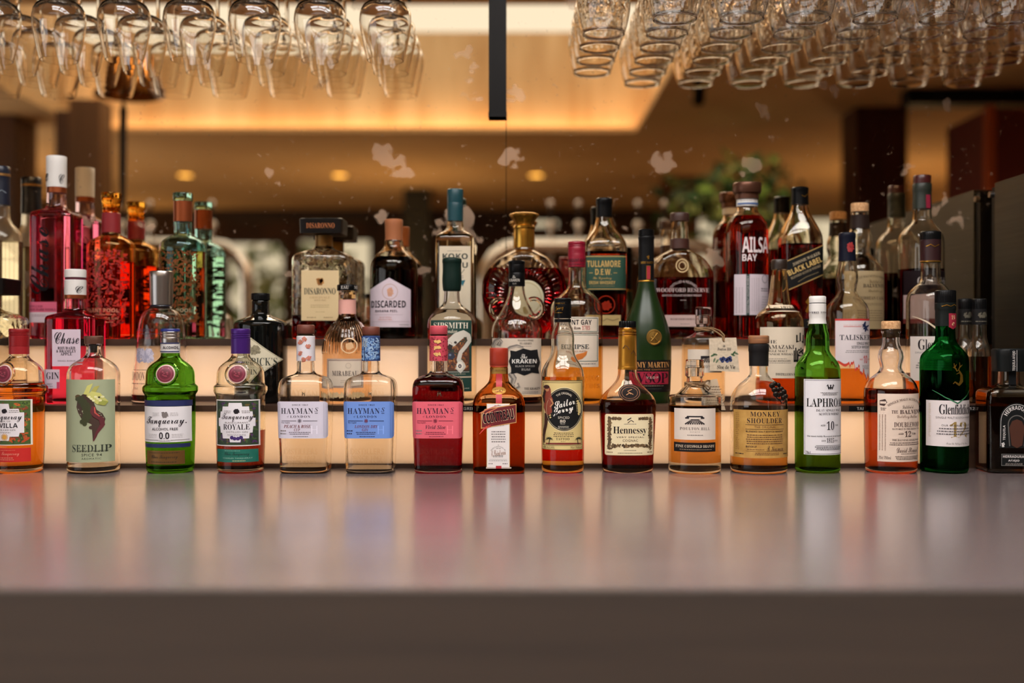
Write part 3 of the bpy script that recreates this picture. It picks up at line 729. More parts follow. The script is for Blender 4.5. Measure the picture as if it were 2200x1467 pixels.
def tagplate(b, c, yv, m, th=.0006):
    mb = MB(); f = [((x - b.xc) / b.ppm, yv, b.Z(y)) for x, y in c]; r = [(p[0], p[1] + th, p[2]) for p in f]
    mb.add(f + r, [(0, 1, 2, 3), (7, 6, 5, 4)] + [(i, i + 4, (i + 1) % 4 + 4, (i + 1) % 4) for i in range(4)], m); return mb
mb = tagplate(b, [(1522, 820), (1551, 815), (1570, 884), (1516, 884)], .046, mat((204, 180, 150), .8))
rn = random.Random(5); im = mat((120, 96, 76), .8)
for r in range(8):
    y = 832 + r * 6; x = 1530
    while x < 1558 + r:
        w = rn.uniform(2, 5); mb.add([((q - b.xc) / b.ppm, .0455, b.Z(yy)) for q, yy in ((x, y), (x + w, y - 1), (x + w, y + .4), (x, y + 1.4))], [(0, 3, 2, 1)], im); x += w + 1.4
o = mb.build('paper_tag', b.root, smooth=False)

# ---- round malt with three metal monkeys and ochre label
b = Bottle('whisky_bottle', 'squat round whisky bottle with ochre label, wood cap and dark monkey emblem', 1630, 0, [(737, 17), (740, 20, 'c'), (742, 20), (785, 19.5), (800, 19.5), (806, 21.5), (814, 29), (824, 41), (836, 51), (850, 58), (864, 60.6), (880, 60.8), (1012, 60.5), (1018, 57)], tint=(1, .985, .95), level=978, liq=(.80, .55, .26), base=1000, wall=.003)
b.turned('cap', 720, 737.5, [(720, 20.5), (722, 22, 'c'), (735, 22), (737.5, 21)], WOODCAP); o = b.turned('neck_foil', 738, 785.5, [(738, 20.8), (740, 21.8), (753, 21.8), (755, 21), (785.5, 20.6)], mat((26, 24, 24), .5))
L = Lab(b); L.rect(1571, 880.5, 1689.5, 984, noisy((176, 132, 62), (196, 152, 78), (60, 60, 60), .6)); YI = (46, 24, 22)
L.text('MONKEY', 'serif', 1600, 884, 1664, 894.5, YI, 2, 1.15, -.005); L.text('SHOULDER', 'serif', 1594, 898, 1669, 909, YI, 2, 1.1, -.005); L.rect(1591, 912, 1674, 912.8, YI, 2); L.text('THE ORIGINAL', 'sans', 1608, 914.5, 1655, 919.5, (100, 66, 40), 2, 1.1); L.rect(1591, 921.5, 1674, 922.3, YI, 2)
L.text('BLENDED MALT SCOTCH WHISKY', 'bold', 1592, 925, 1672, 928.5, YI, 2); L.bars(1592, 1672, 932, 955, 5, (96, 62, 36), 2, gap=.62, ragged=.06); L.text('BATCH 27', 'bold', 1592, 957.5, 1613, 961.5, YI, 2); L.bars(1592, 1630, 964, 967, 1, (120, 80, 46)); L.text('B. Kinsman', 'script', 1634, 957, 1672, 969, (90, 58, 36), 2); L.rect(1592, 969, 1674, 969.6, (110, 74, 44), 2); L.bars(1608, 1664, 971.5, 978, 2, (110, 74, 44)); L.bars(1574, 1588, 973, 978, 1, YI); L.bars(1672, 1684, 973, 978, 1, YI); L.bars(1574, 1580, 886, 968, 20, (150, 106, 52), 1); L.done('label')
mb = MB(); em = mat((40, 32, 26), .35, .8); L = Lab(b)
for i, (x, y) in enumerate(((1649, 829), (1657, 825), (1665, 828), (1653, 838), (1662, 837), (1671, 836), (1676, 843), (1668, 846), (1661, 848), (1655, 847), (1680, 852), (1672, 855))):
    p = L.P(x, y, 8); mb.ball(p, .0042 if i % 3 else .0052, em, 7, sx=1, sy=.6, sz=1)
P = [L.P(x, y, 6) for x, y in ((1653, 846), (1657, 856), (1664, 860), (1668, 866), (1674, 866), (1679, 860), (1681, 853))]; mb.tube(P, .0009, em, 8)
mb.build('emblem', b.root)
o = None

# ---- green Islay bottle, label turned to the right
b = Bottle('whisky_bottle', 'slim green glass whisky bottle with white cap and plain white label', 1756.5, 0, [(640, 15), (694, 17.5, 'c'), (696, 18), (706, 20), (720, 23.5), (736, 24.5), (750, 24.8), (760, 29), (770, 37), (781, 44), (793, 47.3), (806, 48), (1008, 47.5), (1018, 44)], tint=(.32, .64, .18), level=808, liq=(.66, .54, .20))
WP = mat((222, 218, 212), .5)
b.turned('cap', 635.5, 650, [(635.5, 16.5), (637.5, 18, 'c'), (650, 18)], WP); b.turned('neck_sleeve', 651.5, 695, [(651.5, 18), (678, 18.2), (683, 17.4), (695, 19)], WP); b.turned('cap_gap', 650, 651.6, [(650, 17.4), (651.6, 17.4)], BLACKCAP)
L = Lab(b); b.ppf = b.ppm; L.text('1815', 'serif', 1741, 669, 1754, 673, INK, 5); L.text('ESTAB', 'serif', 1758, 669, 1773, 672.6, INK, 5); L.text('D', 'serif', 1738, 669, 1740, 672.6, INK, 5); L.done('neck_lettering'); b.ppf = F / (b.d - b.wmax)
L = Lab(b, arc=True)
L.rect(1713, 814, 1829, 977, (224, 220, 222)); L.frame(1715.5, 816, 1826.5, 975, .8, (60, 60, 60), 1)
X = 1772
for k in range(3): L.stroke([(X + (k - 1) * 4, 836), (X + (k - 1) * 7, 826), (X + (k - 1) * 9.5, 829)], [2.4, 3.6, 1.4], INK, 2)
L.rect(X - 6, 831, X + 6, 833.5, INK, 3); L.bars(X - 26, X + 26, 842, 849, 3, INK, 2, ragged=.5)
L.text('LAPHROAIG', 'serif', 1720, 855, 1824, 873.5, (20, 18, 18), 3, .95, -.008); L.text('ISLAY SINGLE MALT', 'serif', X - 31, 878, X + 31, 883.5, INK, 2, 1, -.01); L.text('SCOTCH WHISKY', 'serif', X - 25, 886, X + 25, 891.5, INK, 2, 1, -.01)
L.text('10', 'serif', X - 9, 904.5, X + 9, 923, INK, 3, 1, -.02); L.text('AGED', 'serif', X - 22, 911.5, X - 12, 915, INK, 2); L.text('YEARS', 'serif', X + 12, 911.5, X + 22, 915, INK, 2)
L.text('The most richly flavoured of all Scotch whiskies', 'serif', 1721, 935, 1823, 939, INK, 2); L.text('1815', 'serif', X - 9, 940.5, X + 9, 950.5, INK, 2, 1, -.01); L.text('ESTD', 'serif', X - 20, 945, X - 11, 948, INK, 2); L.text('ESTD', 'serif', X + 11, 945, X + 20, 948, INK, 2)
L.rect(X - 32, 956.5, X + 32, 957.2, INK, 2); L.bars(X - 34, X + 34, 958.5, 967, 3, INK, 2, gap=.55); L.text('70cl', 'serif', 1718, 969, 1729, 975, INK, 2, 1, -.01); L.done('label')

# ---- red-amber malt with light cork, label turned right
b = Bottle('whisky_bottle', 'reddish whisky bottle with pale bare cork and bulbous neck on the counter', 1914, 0, [(706, 19), (708, 20.5), (713, 20.5, 'c'), (716, 18.5), (732, 17.7), (744, 20), (756, 25.5), (766, 27), (776, 25), (788, 22.5), (797, 26), (806, 36), (815, 46), (825, 52.5), (838, 56), (852, 56.5), (1008, 54), (1018, 51)], tint=(1, .97, .93), level=833, liq=(.72, .30, .16), wall=.003)
b.turned('cork_stopper', 689, 707, [(689, 18.5), (691, 20, 'c'), (706, 20)], CORK); b.turned('cork_plug', 708, 724, [(708, 15), (724, 15)], CORK)
L = Lab(b, arc=True); L.rect(1867, 845.5, 1992, 992, (222, 200, 182))
X = 1934; DB = (62, 40, 34)
L.around('SINGLE MALT SCOTCH WHISKY', 'serif', X, 935, 78, -35, 42, 5, (90, 66, 56), 2); L.text('Distilled at', 'script', X - 14, 870, X + 14, 877, DB, 2); L.text('THE', 'serif', 1897, 881, 1910, 888, DB, 2); L.text('BALVENIE', 'serif', 1914, 880, 1984, 889, DB, 2)
L.text('Distillery Scotland', 'script', X - 26, 891, X + 30, 900, (110, 80, 66), 2); L.text('DOUBLEWOOD', 'serif', 1902, 906.5, 1974, 917, DB, 2, 1, -.012); L.text('MATURED IN TWO DISTINCT CASKS', 'serif', 1898, 919.5, 1978, 923, DB, 2); L.text('12', 'serif', X - 9, 925.5, X + 7, 938, DB, 2); L.text('AGED', 'serif', X - 23, 929.5, X - 12, 933.5, DB, 2); L.text('YEARS', 'serif', X + 9, 929.5, X + 22, 933.5, DB, 2)
L.text('THE BALVENIE DOUBLEWOOD', 'serif', 1898, 943, 1972, 947, DB, 2); L.bars(1892, 1980, 949, 957, 2, DB, 2, gap=.6); L.text('David Stewart', 'script', 1908, 961, 1966, 972, DB, 2); L.bars(1916, 1958, 973.5, 976, 1, DB); L.bars(1904, 1972, 979, 988, 3, DB, 2)
L.poly([(1872, 860), (1884, 857), (1888, 864), (1882, 872), (1872, 870)], DB, 2); L.rect(1873, 862, 1886, 867, (222, 200, 182), 3); L.bars(1874, 1886, 875, 882, 2, DB)
for q in range(3): L.bars(1871 + q * 6, 1873.5 + q * 6, 890, 968, 24, (130, 100, 84), 2, ragged=0)
L.text('70cl 700ml', 'sans', 1871, 980, 1896, 987, DB, 2); L.done('label')

# ---- green three-sided malt
b = Bottle('whisky_bottle', 'dark green whisky bottle with gold stag and white label on the counter', 2031, 0, [(626, 16), (650, 20, 'c'), (652, 20), (700, 20), (728, 21), (737, 25), (746, 33), (755, 42), (763, 48), (773, 50.5), (790, 51), (1008, 50), (1018, 46)], tint=(.06, .36, .12), level=794, liq=(.42, .30, .12), tri=True)
b.turned('cap', 623, 650, [(623, 20.5), (625, 22, 'c'), (650, 22)], BLACKCAP, n=120, rad=knurl(40, .03)); b.turned('neck_foil', 650, 700, [(650, 22), (664, 22), (667, 21), (700, 21.3)], mat((24, 28, 26), .4))
L = Lab(b); b.ppf = b.ppm; L.stroke([(2017, 658), (2026, 655), (2034, 658), (2042, 654), (2047, 657)], 1.6, GOLD, 6); L.cols(2030, 2048, lambda x: 673, lambda x: 702 + 5 - abs(x - 2039) * .55, (150, 30, 52), 8); L.text('19', 'serif', 2035, 677, 2043, 686, (214, 170, 130), 10); L.text('e', 'script', 2036, 692, 2042, 699, (214, 170, 130), 10); L.done('neck_tab'); b.ppf = F / (b.d - b.wmax)
L = Lab(b); L.stroke([(2040, 795), (2046, 806), (2046, 818), (2040, 826), (2031, 820), (2027, 824)], [2, 6, 8, 5, 3, 1], GOLD, 2)
for a in ([(2036, 797), (2030, 788), (2029, 780)], [(2034, 792), (2027, 788)], [(2038, 796), (2042, 786), (2041, 778)], [(2042, 788), (2048, 783)], [(2031, 788), (2034, 782)], [(2041, 800), (2034, 803)]): L.stroke(a, [2.6, 1], GOLD, 2)
L.done('gold_stag')
L = Lab(b); L.stroke([(1992, 838), (2012, 853), (2037, 866), (2058, 852), (2076, 836)], [.8, 2.2, 3, 2.2, .8], mat((60, 120, 84), .08, 0, 1), 2); L.done('moulded_ridge')
L = Lab(b); L.cols(1984, 2079, lambda x: 860, lambda x: 959, (218, 208, 206), 0)
L.text('Glenfiddich', 'serif', 2002, 868, 2072, 889.5, (26, 22, 26), 3, .92, -.014); L.text('SINGLE MALT SCOTCH WHISKY', 'sans', 1997, 894.5, 2076, 899, (104, 98, 98), 2, 1.1); L.text('12', 'serif', 2021, 905.5, 2061, 940, mat((178, 148, 84), .4, .4), 1, .9, -.02)
L.text('OUR ORIGINAL TWELVE', 'sans', 2006, 911.5, 2070, 915.5, (70, 66, 68), 3, 1.15); L.bars(1998, 2074, 917.5, 935, 3, (96, 90, 92), 3, gap=.6); L.text('From the Valley of the Deer', 'script', 2014, 950, 2062, 956, (120, 110, 100), 3); L.bars(1987, 1990, 866, 940, 22, (190, 172, 150), 1); L.done('label')

# ---- square tequila at the right edge
b = Bottle('tequila_bottle', 'squat square tequila bottle with horseshoe label at the right end', 2167, 0, [(748, 26), (795, 26, 'c'), (797, 22), (822, 23), (828, 28), (832, 42), (836, 53), (842, 57, 'c'), (850, 58), (1008, 58), (1018, 55)], n=9, dr=.9, tint=(.97, .9, .8), level=850, liq=(.55, .26, .08), dy=.006, rot=-6)
b.turned('cap', 748, 797, [(748, 31), (752, 33, 'c'), (797, 32)], mat((16, 18, 18), .45), square=3)
L = Lab(b); b.ppf = b.ppm; L.mb = MB()
dk = mat((16, 18, 20), .5); lt = mat((196, 190, 184), .5)

b.ppf = F / (b.d - b.wmax * .9)
L = Lab(b); HC_ = (20, 22, 22); HW = (206, 200, 196)
L.cols(2131, 2203, lambda x: 905 - 40 * math.sqrt(max(0, 1 - ((x - 2167) / 36.2) ** 2)), lambda x: 962, HC_, 0, n=30)
L.stroke([(2133, 958)] + [(2167 - 33 * math.cos(PI * k / 16), 905 - 37 * math.sin(PI * k / 16)) for k in range(17)] + [(2201, 958)], .9, HW, 2)
L.around('HERRADURA', 'bold', 2167, 906, 27, -62, 62, 8.5, HW, 3, ry=31); L.text('TEQUILA', 'bold', 2138, 913, 2144, 945, HW, 3, vert=True); L.text('ORIGINAL', 'bold', 2190, 913, 2196, 945, HW, 3, vert=True)
L.stroke([(2152, 958)] + [(2167 - 18 * math.cos(PI * k / 12), 912 - 20 * math.sin(PI * k / 12)) for k in range(13)] + [(2182, 958)], 2.2, (96, 92, 88), 2)
L.poly([(2156, 956), (2151, 918), (2157, 904), (2167, 900), (2177, 904), (2183, 918), (2178, 956), (2167, 962)], (70, 34, 18), 3)
for s_ in (2138, 2196): L.leafy(s_ - 5, 948, s_ + 5, 961, [HW], 10, 3, 3)
L.rect(2134, 974, 2203, 1001, HC_); L.frame(2135, 975, 2187, 1000, .8, (120, 116, 112), 1); L.text('HERRADURA', 'bold', 2138, 977.5, 2182, 983, HW, 2); L.text('AÑEJO', 'bold', 2149, 986, 2172, 992, HW, 2); L.bars(2142, 2180, 994, 999, 2, (150, 140, 132), 2); L.text('TEQUILA', 'bold', 2189, 977.5, 2202, 982, HW, 2); L.text('70cl', 'bold', 2189, 986, 2202, 993, HW, 2); L.done('label')
L = Lab(b); 
mb = MB(); z0, z1 = b.Z(838), b.Z(748)
for (ya, yb, yy) in ((750, 796, -33.6 / b.ppm),):
    mb.box(-.006, yy, b.Z(yb), .006, yy + .001, b.Z(ya), dk)
vs, fs = glyphs('TEQUILA AÑEJO', 'bold'); mb.add([(-.003 + (1 - v) * .006, -33.9 / b.ppm, b.Z(795) + u * (b.Z(753) - b.Z(795))) for u, v in vs], fs, lt)
mb.box(-.006, -24.5 / b.ppm, b.Z(834), .006, -23.5 / b.ppm, b.Z(797), dk); mb.box(.0045, -33.9 / b.ppm, b.Z(796), .0052, -33.8 / b.ppm, b.Z(751), lt)
mb.build('tax_strip', b.root, smooth=False)
# ================================================================== first step
SC1 = 1.0
def gin_text(L, items, c, lift=2):
    for t, st, x0, y0, x1, y1 in items: L.text(t, st, x0, y0, x1, y1, c, lift)
def amaretto(label, xc, row, yo, k, rot=0, show=True):
    """square hammered-glass liqueur bottle under a broad flat cap; yo, k place and scale the outline"""
    Y = lambda y: 723.5 + yo + (y - 723.5) * k
    b = Bottle('liqueur_bottle', label, xc, row, [(Y(500), 17 * k), (Y(528), 18 * k), (Y(533), 22 * k), (Y(540), 38 * k), (Y(546), 53 * k), (Y(553), 61 * k), (Y(562), 63 * k), (Y(722), 63 * k)], n=7, dr=.82, tint=(1, .98, .93), level=Y(677), liq=(.74, .16, .10), gmat=rippled((1, .98, .93)))
    b.turned('cap', 0, 0, [(Y(472), 44 * k), (Y(474), 46 * k, 'c'), (Y(504), 45 * k)], mat((16, 12, 10), .4), square=12)
    b.turned('neck_foil', 0, 0, [(Y(505), 18.5 * k), (Y(529), 19 * k)], mat((150, 112, 56), .4, .6))
    if show:
        mb = MB(); vs, fs = glyphs('DISARONNO', 'serif'); yy = -45.8 * k / b.ppm
        mb.add([((u - .5) * 60 * k / b.ppm, yy, b.Z(Y(494)) + v * (b.Z(Y(483)) - b.Z(Y(494)))) for u, v in vs], fs, mat((150, 84, 36), .5)); mb.build('cap_lettering', b.root, smooth=False)
        x = xc - 690; L = Lab(b); L.rect(650 + x, 580, 731 + x, 688, (206, 182, 138)); O = (186, 128, 60)
        L.leafy(680 + x, 594, 700 + x, 614, [O, (150, 96, 44)], 44, 5, 1); L.text('DISARONNO', 'serif', 656 + x, 618, 724 + x, 632, (30, 44, 40), 3, .95, -.004); L.text('ORIGINALE', 'serif', 668 + x, 636, 712 + x, 641, (180, 150, 110), 2); L.text('SINCE 1525', 'serif', 678 + x, 643, 703 + x, 646, (150, 120, 84), 2); L.bars(668 + x, 712 + x, 653, 661, 2, (170, 146, 108)); L.bars(680 + x, 702 + x, 668, 671, 1, (170, 146, 108)); L.bars(662 + x, 682 + x, 679, 684, 1, (150, 124, 88)); L.bars(698 + x, 718 + x, 679, 684, 1, (150, 124, 88)); L.done('label')
    return b
amaretto('hammered glass liqueur bottle cut by the left edge, black block cap, on the lower step', -20, 1, 142, 1.06, show=False)

# pink gin
b = Bottle('gin_bottle', 'bright pink gin bottle with white cap on the lower step', 162, 1, [(600, 18), (641, 22, 'c'), (643, 21.5), (662, 22), (668, 25), (674, 38), (679, 51), (684, 54, 'c'), (690, 54.3), (860, 54), (868, 51)], n=6, dr=.85, tint=(1, .86, .90), level=664, liq=(.95, .28, .46))
b.turned('cap', 0, 0, [(578.5, 21), (580, 22.5, 'c'), (595.5, 22.5)], WP); b.turned('cap_gap', 0, 0, [(595.5, 21.5), (601, 21.5)], mat((80, 20, 36), .5)); o = b.turned('neck_sleeve', 0, 0, [(601, 22.5), (633, 22.5)], WP); b.turned('neck_ring', 0, 0, [(633, 22.8), (641, 22.8)], COPPER)
L = Lab(b); b.ppf = b.ppm; L.text('C', 'script', 170, 615, 182, 630, INK, 5); L.done('neck_lettering'); b.ppf = F / (b.d - b.wmax * .85)
L = Lab(b); L.rect(130, 707, 191, 786, (214, 194, 206)); L.text('Chase', 'script', 135, 713, 188, 738, (26, 20, 26), 3); gin_text(L, [('RHUBARB', 'serif', 142, 744, 180, 750), ('& BRAMLEY', 'serif', 139, 750.6, 182, 756.6), ('APPLE', 'serif', 148, 757, 173, 763)], INK); L.text('SMALL BATCH', 'serif', 142, 773, 180, 776, GREY); 
L.rect(109, 793, 146, 834, (206, 184, 196)); L.text('GIN', 'serif', 117, 799, 145, 814, INK, 3, 1, -.01); L.text('GREAT', 'sans', 117, 823, 131, 826, INK); L.text('BRITISH', 'sans', 117, 828, 131, 831, INK); L.rect(140, 820, 146, 834, (200, 60, 96), 2); L.done('label')

# clear tall conical gin, silver sleeve cap
b = Bottle('gin_bottle', 'tall clear cone shaped gin bottle with tall silver cap, behind the vivid green one', 346.5, 1, [(650, 21), (657, 22.5, 'c'), (662, 27), (667, 34), (674, 40), (684, 44.5), (700, 48), (760, 54), (830, 60), (862, 62), (868, 59)], tint=(.99, .97, .97), level=845, liq=(.9, .88, .95), wall=.003)
b.turned('cap', 0, 0, [(582, 24), (584, 25.2, 'c'), (654.5, 23.6)], SILVER); b.turned('neck_ring', 0, 0, [(655, 22.5), (660, 23)], mat((40, 44, 60), .4))
L = Lab(b); PK = (60, 54, 72); L.text('DISTILLED AND', 'sans', 300, 705, 346, 711, PK); L.rect(298, 716, 394, 716.8, PK); L.leafy(300, 744, 350, 782, [(196, 190, 204), (160, 156, 176)], 130, 6, 1); L.text('LONDON GIN No', 'serif', 288, 799, 362, 817, PK, 3, 1, -.02); L.rect(286, 794, 400, 795, PK); L.bars(290, 340, 822, 826, 1, PK); L.text('70cl', 'sans', 300, 832, 312, 837, PK); L.done('print')

# black apothecary gin with diamond label
b = Bottle('gin_bottle', 'black apothecary style gin bottle with cream diamond label on lower step', 560, 1, [(632, 15), (645, 17, 'c'), (647, 18.5), (672, 18.5), (677, 23), (683, 37), (689, 50), (694, 56), (702, 57), (860, 57), (868, 54)], opaque=mat((8, 9, 8), .08, 0, .5))
b.turned('cap', 0, 0, [(629.5, 19), (631, 19.8, 'c'), (644, 19.8)], BLACKCAP, n=100, rad=knurl(34, .03))
L = Lab(b)
for e, cc, lf in ((0, (206, 194, 162), 0), (2, (90, 84, 66), 1), (3, (214, 204, 176), 2)):
    L.cols(549 - 50 + e, 614 - e, lambda x: 772 - (48 - e) * max(0, 1 - abs(x - 551) / (63 - e)), lambda x: 772 + (48 - e) * max(0, 1 - abs(x - 551) / (63 - e)), cc, lf, n=40)
L.leafy(532, 738, 574, 764, [(150, 140, 112), (120, 112, 90)], 90, 5, 3); L.text('HENDRICK’S', 'serif', 508, 768, 604, 785, (34, 44, 36), 4, 1, -.006); L.text('DISTILLED AND BOTTLED', 'sans', 520, 788, 596, 791, GREY); L.text('GIN', 'serif', 540, 794, 572, 804, (40, 46, 40), 3); L.done('label')

# ribbed rose gin
def ribs(b, y0, y1, k): pass
b = Bottle('gin_bottle', 'ribbed domed pale gin bottle with black stopper and cream label, lower step', 746, 1, [(628, 17), (642, 19, 'c'), (645, 18), (674, 18.5), (681, 20), (690, 26), (701, 35), (715, 43), (732, 49.5), (752, 52.5), (775, 53), (862, 53), (868, 50)], tint=(1, .93, .86), level=668, liq=(.99, .90, .80))
b.turned('stopper', 0, 0, [(611, 20.5), (612.5, 21.6, 'c'), (624, 21.6)], BLACKCAP); b.turned('stopper_collar', 0, 0, [(624, 18.5), (641, 18.8)], glass((.98, .9, .76)))
L = Lab(b); b.ppf = b.ppm; L.text('EAU', 'serif', 736, 614, 752, 621, (180, 174, 166), 9); L.text('MIR', 'serif', 762, 614, 772, 621, (180, 174, 166), 9); L.done('stopper_lettering'); b.ppf = F / (b.d - b.wmax)
b.sleeve('neck_label', 643.5, 674, mat((216, 158, 146), .6))
# raised ribs down the dome
mb = MB(); gm = b.glass.data.materials[0]
for q in range(40):
    th = 2 * PI * q / 40; P = []
    for k in range(15):
        z = b.Z(690 + k * 5); r = b.rad(z, th) - .0002; P.append((r * math.cos(th), r * math.sin(th), z))
    mb.tube(P, [.0004] + [.0016] * 13 + [.0004], gm, 6)
mb.build('moulded_ribs', b.root)
L = Lab(b); gm2 = b.glass.data.materials[0]; L.ell(757, 742, 17, 17, mat((224, 190, 150), .15, 0, 1), 8, r0=.86); L.leafy(746, 732, 768, 752, [mat((210, 170, 128), .15, 0, 1)], 16, 5, 9); L.done('moulded_seal')
L = Lab(b); L.rect(708, 770, 786, 833, (214, 196, 174)); L.frame(711, 773, 783, 830, 1.2, (110, 74, 78), 1); L.frame(708.6, 770.6, 785.4, 832.4, .9, (140, 104, 100), 1); L.ell(756, 785, 6, 6, (190, 172, 152), 2, r0=.8); L.text('MIRABEAU', 'serif', 721, 796, 776, 807, (58, 46, 50), 3, 1.1, -.02); L.bars(738, 772, 815, 823, 2, (180, 160, 140)); L.done('label')
L = Lab(b); L.leafy(700, 838, 790, 858, [mat((226, 196, 150), .15, 0, 1)], 70, 6, 4); L.done('moulded_band')

# clear gin with swan label
b = Bottle('gin_bottle', 'clear gin bottle with dark green wax top and green bird label', 971, 1, [(600, 15), (640, 17), (648, 18), (656, 23), (666, 36), (676, 46), (688, 52), (702, 53.2), (860, 52.5), (868, 49)], tint=(1, .985, .96), level=665, liq=(1, .97, .92), n=2, wall=.003)
o = b.turned('wax_cap', 0, 0, [(553, 18), (556, 20.5), (563, 21, 'c'), (566, 19.8), (585, 20), (600, 20.8), (622, 19.2), (625, 17.5)], mat((14, 34, 28), .45))
L = Lab(b); DG = (18, 58, 50); SW = (202, 196, 182); L.rect(927, 687, 1015, 841, DG); L.text('SIPSMITH', 'serif', 934, 692, 1008, 705, (214, 206, 186), 2, 1, -.02); L.text('London', 'bital', 955, 707, 985, 715, (196, 188, 168), 2)
L.rect(931, 718, 1010, 796, (88, 52, 34), 1); L.leafy(931, 718, 1010, 797, [(140, 84, 44), (110, 62, 40), (60, 44, 44), (168, 108, 60), (46, 60, 50)], 260, 5, 2)
L.stroke([(964, 748), (972, 736), (984, 724), (998, 716), (1008, 720), (1010, 732), (1002, 744), (992, 756), (988, 772), (996, 786), (986, 796)], [6, 20, 20, 15, 9, 8, 8, 8, 9, 14, 16], SW, 5)
L.poly([(962, 748), (968, 738), (976, 742), (972, 752)], (40, 34, 30), 7); L.ell(981, 735, 3, 2.6, (40, 36, 34), 8, seg=12); L.ell(972, 764, 8, 8, (44, 50, 66), 6, seg=16); L.ell(970, 762, 2.4, 2.4, (120, 130, 150), 8, seg=10); L.ell(990, 785, 7, 9, (230, 222, 206), 6, seg=16); L.ell(990, 786, 3.4, 4.4, (60, 50, 60), 8, seg=14); L.ell(990, 786, 1.4, 2, SW, 9, seg=10)
L.rect(931, 798, 1010, 799, SW, 3); L.bars(940, 1005, 801, 805, 1, (150, 150, 130)); L.rect(927, 808, 1015, 811, (190, 176, 150), 2); L.bars(960, 1010, 832, 836, 1, (170, 170, 150)); L.done('label')

# two-handled rum
b = Bottle('rum_bottle', 'jug shaped rum bottle with two small glass loop handles and black cap', 1110, 1, [(575, 14), (613, 16, 'c'), (616, 16.5), (630, 18.5), (644, 23), (656, 28.5), (668, 35), (680, 43), (692, 50), (704, 54), (716, 55.3), (860, 54.5), (868, 51)], tint=(1, .975, .92), level=850, liq=(.22, .05, .02), wall=.003)
b.turned('cap', 0, 0, [(559.5, 16), (561, 17.6, 'c'), (566, 17.6), (568, 17), (570, 17.6), (584, 17.4), (586, 16.6), (588, 17.6), (614.5, 17.8)], BLACKCAP)
L = Lab(b); b.ppf = b.ppm; L.text('KRAKEN', 'bold', 1095, 599, 1116, 605, (180, 174, 164), 5); L.text('The', 'script', 1101, 592, 1108, 598, (180, 174, 164), 5); L.text('RUM', 'sans', 1102, 608, 1109, 611.5, (150, 146, 138), 5); L.done('cap_print'); b.ppf = F / (b.d - b.wmax)
for s_ in (-1, 1):
    mb = MB(); P = []
    for k in range(17):
        a = math.radians(60 + 250 * k / 16); P.append((s_ * (39 - 17 * math.cos(a) * -1 * -1 - 2) / b.ppm if False else s_ * (37 - 19 * math.cos(a)) / b.ppm, 0, b.Z(662 - 21 * math.sin(a))))
    mb.tube(P, .0042, b.glass.data.materials[0], 10); mb.build('handle', b.root)
L = Lab(b); KC = (208, 192, 172); L.rect(1057, 726, 1163, 848, KC)
def tent(pts, w): L.stroke(pts, w, (120, 112, 104), 2); L.stroke([(x + 1.6, y + 1.4) for x, y in pts], [q * .4 for q in w], (176, 164, 150), 3)
tent([(1058, 744), (1064, 732), (1072, 728), (1078, 734), (1074, 742), (1068, 740), (1072, 734)], [8, 8, 7, 6, 5, 4, 2]); tent([(1060, 772), (1058, 756), (1070, 750), (1084, 756), (1096, 746), (1110, 742), (1124, 746)], [9, 9, 8, 8, 7, 6, 4])
tent([(1096, 800), (1104, 812), (1100, 826), (1106, 836), (1116, 830), (1112, 822)], [12, 12, 9, 7, 5, 3]); tent([(1084, 792), (1078, 812), (1084, 834), (1078, 846)], [8, 9, 7, 5])
L.text('WILLIAMS & PIERRE', 'serif', 1112, 729, 1146, 732.5, INK); L.text('ISLA KRAKEN', 'serif', 1116, 735, 1142, 739.5, INK); L.bars(1116, 1142, 742, 744.5, 1, GREY)
KB = (24, 24, 26); L.poly([(1096, 752), (1108, 754), (1124, 748), (1140, 752), (1154, 750), (1156, 764), (1160, 778), (1156, 792), (1158, 803), (1142, 800), (1126, 806), (1110, 800), (1098, 803), (1098, 790), (1093, 776), (1097, 764)], KB, 4)
L.text('The', 'script', 1118, 760, 1132, 770, (222, 216, 206), 6); L.text('KRAKEN', 'bold', 1100, 771, 1152, 780, (226, 222, 214), 6); L.text('BLACK SPICED', 'bold', 1107, 784, 1148, 788, (150, 146, 140), 6); L.text('RUM', 'bold', 1120, 791, 1138, 796, (150, 146, 140), 6)
L.text('THE KRAKEN', 'serif', 1126, 832, 1160, 837, INK); L.bars(1120, 1158, 840, 846, 2, GREY); L.done('label')
L = Lab(b); mmat = mat((236, 214, 180), .12, 0, 1); L.raised('KRAKEN', 'bold', 1072, 692, 1144, 710, b.glass.data.materials[0], 3); L.done('embossed_lettering')

# gold rum, red cap
b = Bottle('rum_bottle', 'golden rum bottle with bright red cap and two tiered cream label', 1239, 1, [(520, 15), (573, 17.5, 'c'), (575, 18.2), (608, 18.8), (617, 21), (627, 30), (637, 42), (648, 51), (660, 55.5), (674, 56.2), (862, 56), (868, 53)], tint=(1, .95, .86), level=737, liq=(.86, .62, .26), wall=.003)
b.turned('cap', 0, 0, [(518.5, 17.5), (520.5, 18.7, 'c'), (525, 18.7), (526.5, 18), (528, 18.8), (530, 18), (531.5, 18.8), (545, 18.6), (548, 19.2), (573.5, 19.2)], mat((128, 12, 36), .38))
L = Lab(b); b.ppf = b.ppm; L.text('MOUNT GAY', 'bold', 1222, 556, 1256, 563, (70, 10, 24), 6); L.bars(1222, 1255, 566, 570, 1, (90, 16, 30), 6); L.done('cap_print'); b.ppf = F / (b.d - b.wmax)
L = Lab(b); MC = (220, 204, 184); TL = (40, 84, 78)
